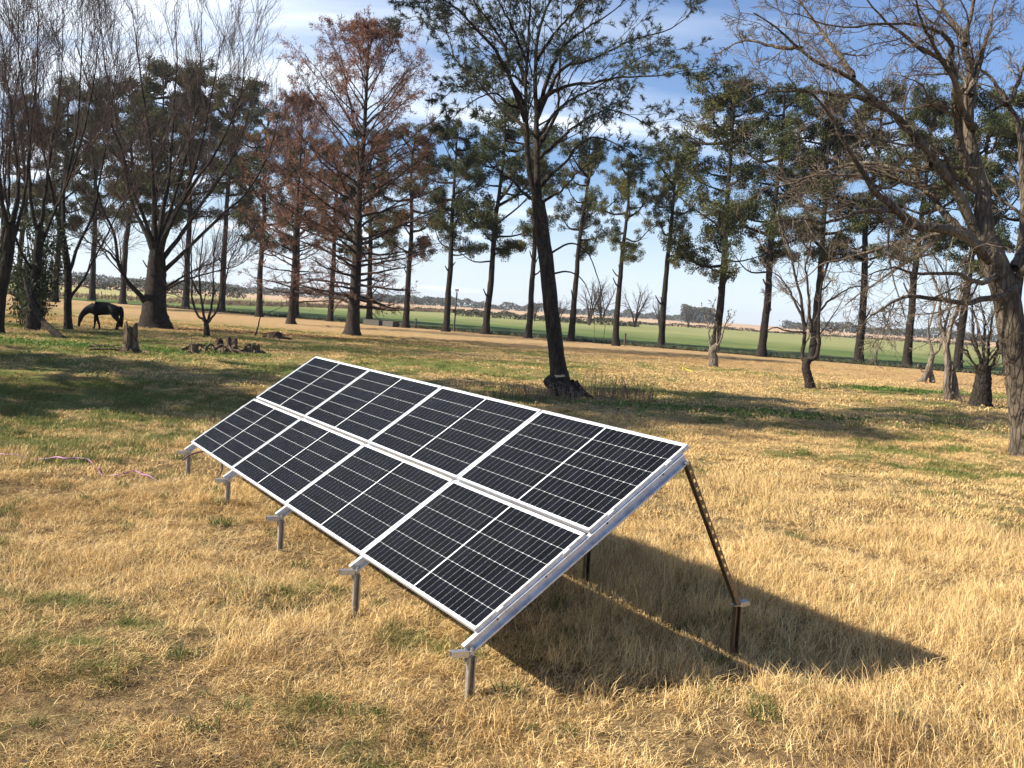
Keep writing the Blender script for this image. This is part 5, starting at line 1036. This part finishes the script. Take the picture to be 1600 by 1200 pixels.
# ------------------------------------------------------------------ the horse
def horse(loc, rz):
    root = tag(empty('horse', (*loc, 0), rz), 'black horse grazing with lowered head beside the bare trees', 'horse')
    J = dict(rump=(.68, 0, 1.15, .32), loin=(.32, 0, 1.15, .31), barrel=(-.02, 0, 1.12, .335), rib=(-.32, 0, 1.12, .33), chest=(-.58, 0, 1.14, .27),
             neck1=(-.80, 0, 1.10, .23), neck2=(-1.02, 0, .94, .185), neck3=(-1.18, 0, .77, .150), poll=(-1.27, 0, .64, .125), cheek=(-1.31, 0, .49, .125), nose=(-1.37, 0, .28, .070), muzz=(-1.39, 0, .13, .066), lip=(-1.37, 0, .06, .045),
             tail=(.93, 0, 1.24, .06),
             shL=(-.50, .13, .92, .15), elL=(-.50, .15, .78, .10), knL=(-.55, .15, .45, .068), feL=(-.56, .15, .20, .050), ftL=(-.585, .15, .085, .048), hoL=(-.61, .15, .02, .052),
             shR=(-.42, -.13, .92, .15), elR=(-.34, -.15, .78, .10), knR=(-.22, -.15, .46, .068), feR=(-.13, -.15, .22, .050), ftR=(-.11, -.15, .09, .048), hoR=(-.13, -.15, .02, .052),
             thL=(.66, .14, .95, .25), stL=(.60, .16, .76, .155), hkL=(.80, .16, .50, .078), cnL=(.70, .16, .26, .054), fxL=(.67, .16, .09, .050), hfL=(.63, .16, .02, .055),
             thR=(.74, -.14, .95, .25), stR=(.74, -.16, .76, .155), hkR=(.97, -.16, .50, .078), cnR=(.93, -.16, .26, .054), fxR=(.91, -.16, .09, .050), hfR=(.87, -.16, .02, .055))
    E = ['rump-loin', 'loin-barrel', 'barrel-rib', 'rib-chest', 'chest-neck1', 'neck1-neck2', 'neck2-neck3', 'neck3-poll', 'poll-cheek', 'cheek-nose', 'nose-muzz', 'muzz-lip', 'rump-tail']
    for s in 'LR': E += [f'chest-sh{s}', f'sh{s}-el{s}', f'el{s}-kn{s}', f'kn{s}-fe{s}', f'fe{s}-ft{s}', f'ft{s}-ho{s}', f'rump-th{s}', f'th{s}-st{s}', f'st{s}-hk{s}', f'hk{s}-cn{s}', f'cn{s}-fx{s}', f'fx{s}-hf{s}']
    K = list(J); me = bpy.data.meshes.new('body'); me.from_pydata([J[k][:3] for k in K], [tuple(K.index(q) for q in e.split('-')) for e in E], [])
    o = obj('body', me, root); md = o.modifiers.new('skin', 'SKIN'); md.use_smooth_shade = True
    sv = me.skin_vertices[0].data
    for i, k in enumerate(K):
        rr = J[k][3] * 1.12; sq = .78 if k in ('loin', 'barrel', 'rib', 'chest', 'rump', 'neck1', 'neck2', 'neck3', 'cheek', 'nose') else 1
        sv[i].radius = (rr * sq, rr) if k not in () else (rr, rr); sv[i].use_root = (k == 'barrel')
    s2 = o.modifiers.new('sub', 'SUBSURF'); s2.levels = 2; s2.render_levels = 2; me.materials.append(MT['coat'])
    a = Acc()
    for s in (-1, 1): line_mesh(a, [(-1.25, s * .06, .70), (-1.22, s * .09, .78), (-1.25, s * .085, .86)], .035, .006, 6, 8)
    obj('ears', a.mesh('ears', MT['coat'], True), root)
    rg = np.random.default_rng(5); a = Acc(); P = []
    for i in range(70):
        y, x = rg.normal(0, .035), rg.normal(0, .02); P.append(catmull([(.95 + x, y, 1.30), (1.06 + x, y * 1.4, 1.12), (1.05 + x * 2, y * 1.8, .70), (1.02 + x * 2.4, y * 1.6, .14 + rg.random() * .25)], 9))
    a.tubes(np.array(P), np.broadcast_to(np.linspace(.022, .006, 9), (70, 9)), 4); obj('tail', a.mesh('tail', MT['mane'], True), root)
    a = Acc(); P = []
    for i in range(80):
        t = rg.random(); x = -.62 - .66 * t; z = 1.42 - .66 * t ** 1.25; P.append(catmull([(x, rg.normal(0, .015), z), (x - .02, -.10, z - .10), (x + .02, -.13 + rg.normal(0, .02), z - .27 - rg.random() * .1)], 6))
    a.tubes(np.array(P), np.broadcast_to(np.linspace(.016, .005, 6), (80, 6)), 4); obj('mane', a.mesh('mane', MT['mane'], True), root)
    for (x, y) in ((-.615, .15), (-.135, -.15), (.62, .16), (.86, -.16)):
        bm = bmesh.new(); bmesh.ops.create_cone(bm, cap_ends=True, segments=12, radius1=.068, radius2=.05, depth=.09); m = bpy.data.meshes.new('hoof'); bm.to_mesh(m); bm.free(); m.materials.append(MT['hoof']); obj('hoof', m, root, (x, y, .035))
horse((-22.45, 55.1), -.10)

# ------------------------------------------------------------------ far trees
def far_bare(x, y, h, seed, label, n=5, green=None):
    rg = np.random.default_rng(seed); data = []; root = tag(empty('far_tree', (x, y, 0)), label, 'tree'); P = []
    for i in range(n):
        az = rg.random() * 6.28; s = rg.uniform(.15, .45) * h; P.append(catmull([(0, 0, -.1), (math.cos(az) * s * .25, math.sin(az) * s * .25, h * .35), (math.cos(az) * s * .7, math.sin(az) * s * .7, h * .65), (math.cos(az) * s, math.sin(az) * s, h * rg.uniform(.8, 1.0))], 8))
    P = np.array(P); R = np.broadcast_to(np.linspace(.022, .006, 8) * h, (n, 8)); a = Acc(); a.tubes(P, R, 6); obj('trunk', a.mesh('trunk', MT['bark_mid'], True), root)
    Q, S = spawn(P, R, rg, 8, .25, 1, 40, .45, 5, .5, .04, .15, rmin=.02); U, W = spawn(Q, S, rg, 8, .1, 1, 40, .5, 4, .6, .04, .18, rmin=.015); a = Acc(); a.tubes(Q, S, 3); a.tubes(U, W, 3); obj('twigs', a.mesh('twigs', MT['twig_dark']), root)
for i, (x, y, h, lab) in enumerate(((15.5, 215, 12.5, 'round bare tree far out in the field left of the curving trunk'), (27.5, 235, 12, 'round bare tree far out in the field right of the curving trunk'), (21, 250, 13.5, 'tall bare tree seen behind the curving evergreen trunk'),
    (34, 240, 9, 'smaller bare tree beside the round one right of the curving trunk'), (9.5, 225, 7, 'low bare bush far out in the field behind a slim conifer'), (56, 330, 8, 'small russet bush alone on the field boundary'), (4, 220, 6, 'low dry bush on the far field edge left of the slim conifer'))):
    far_bare(x, y, h * .74, 600 + i, lab)
def wood(name, label, pts, n, h, depth, size, mat, seed, hv=.5):
    rg = np.random.default_rng(seed); p = np.array(pts, float); L = np.concatenate([[0], np.cumsum(np.linalg.norm(np.diff(p, axis=0), axis=1))]); t = rg.random(n) * L[-1]
    x = np.interp(t, L, p[:, 0]); y = np.interp(t, L, p[:, 1]) + rg.normal(0, depth, n)
    top = h * (1 - hv + hv * 1.3 * (.55 * vnoise(t / (h * 2.2), t * 0, seed) + .45 * vnoise(t / (h * .8), t * 0, seed + 1))); z = top * rg.random(n) ** .7
    V, F = quads_at(np.stack([x, y, z], -1), rg, size, size * .7); return tag(obj(name, mesh_np(name, V, F, False, mat)), label, 'woods', kind='stuff')
wood('distant_woods', 'long dark line of woods on the horizon at the left', [(-560, 780), (-330, 860), (-190, 900), (-60, 980)], 16000, 9, 10, 2.0, MT['wood_far'], 701, .6)
wood('distant_woods', 'blue-grey strip of trees on the horizon behind the middle trunks', [(-150, 1000), (0, 1150), (130, 1300), (260, 1500)], 9000, 10, 12, 2.6, MT['wood_far'], 702, .7)
wood('distant_woods', 'dark strip of trees on the horizon at the right', [(250, 950), (420, 980), (620, 1000), (800, 1000)], 12000, 10, 10, 2.4, MT['wood_far'], 703, .7)
wood('distant_grove', 'compact dark grove on the horizon between two right-hand conifers', [(146, 900), (176, 905)], 2600, 15, 6, 2.0, MT['wood_far'], 704, .35)
wood('distant_woods', 'low hedge of scrub across the field at the left behind the horse', [(-175, 300), (-130, 320), (-90, 335)], 6000, 4.2, 4, .8, MT['wood_far'], 705, .9)
wood('field_scrub', 'brown scrub bordering the green crop on its far side', [(-30, 300), (0, 326), (60, 342), (160, 345)], 9000, 1.3, 3, .5, MT['wood_far'], 706, .9)
wood('field_scrub', 'russet scrub band at mid distance behind the middle conifers', [(-14, 232), (6, 238), (30, 246)], 4000, 1.8, 2, .45, MT['wood_far'], 707, .9)

# ------------------------------------------------------------------ air
m = bpy.data.materials.new('air'); m.use_nodes = True; m.node_tree.nodes.clear(); w = NT(m.node_tree)
vol = w.n('ShaderNodeVolumePrincipled', {'Density': 0.00014, 'Color': (0.86, 0.92, 1.0, 1), 'Anisotropy': 0.2}); o = w.n('ShaderNodeOutputMaterial'); w.l.new(vol.outputs[0], o.inputs['Volume'])
a = Acc(); a.box((0, 1250, 20.5), (1, 0, 0), (0, 1, 0), (0, 0, 1), 4100, 2850, 21.7); tag(obj('haze', a.mesh('haze', m)), kind='stuff')
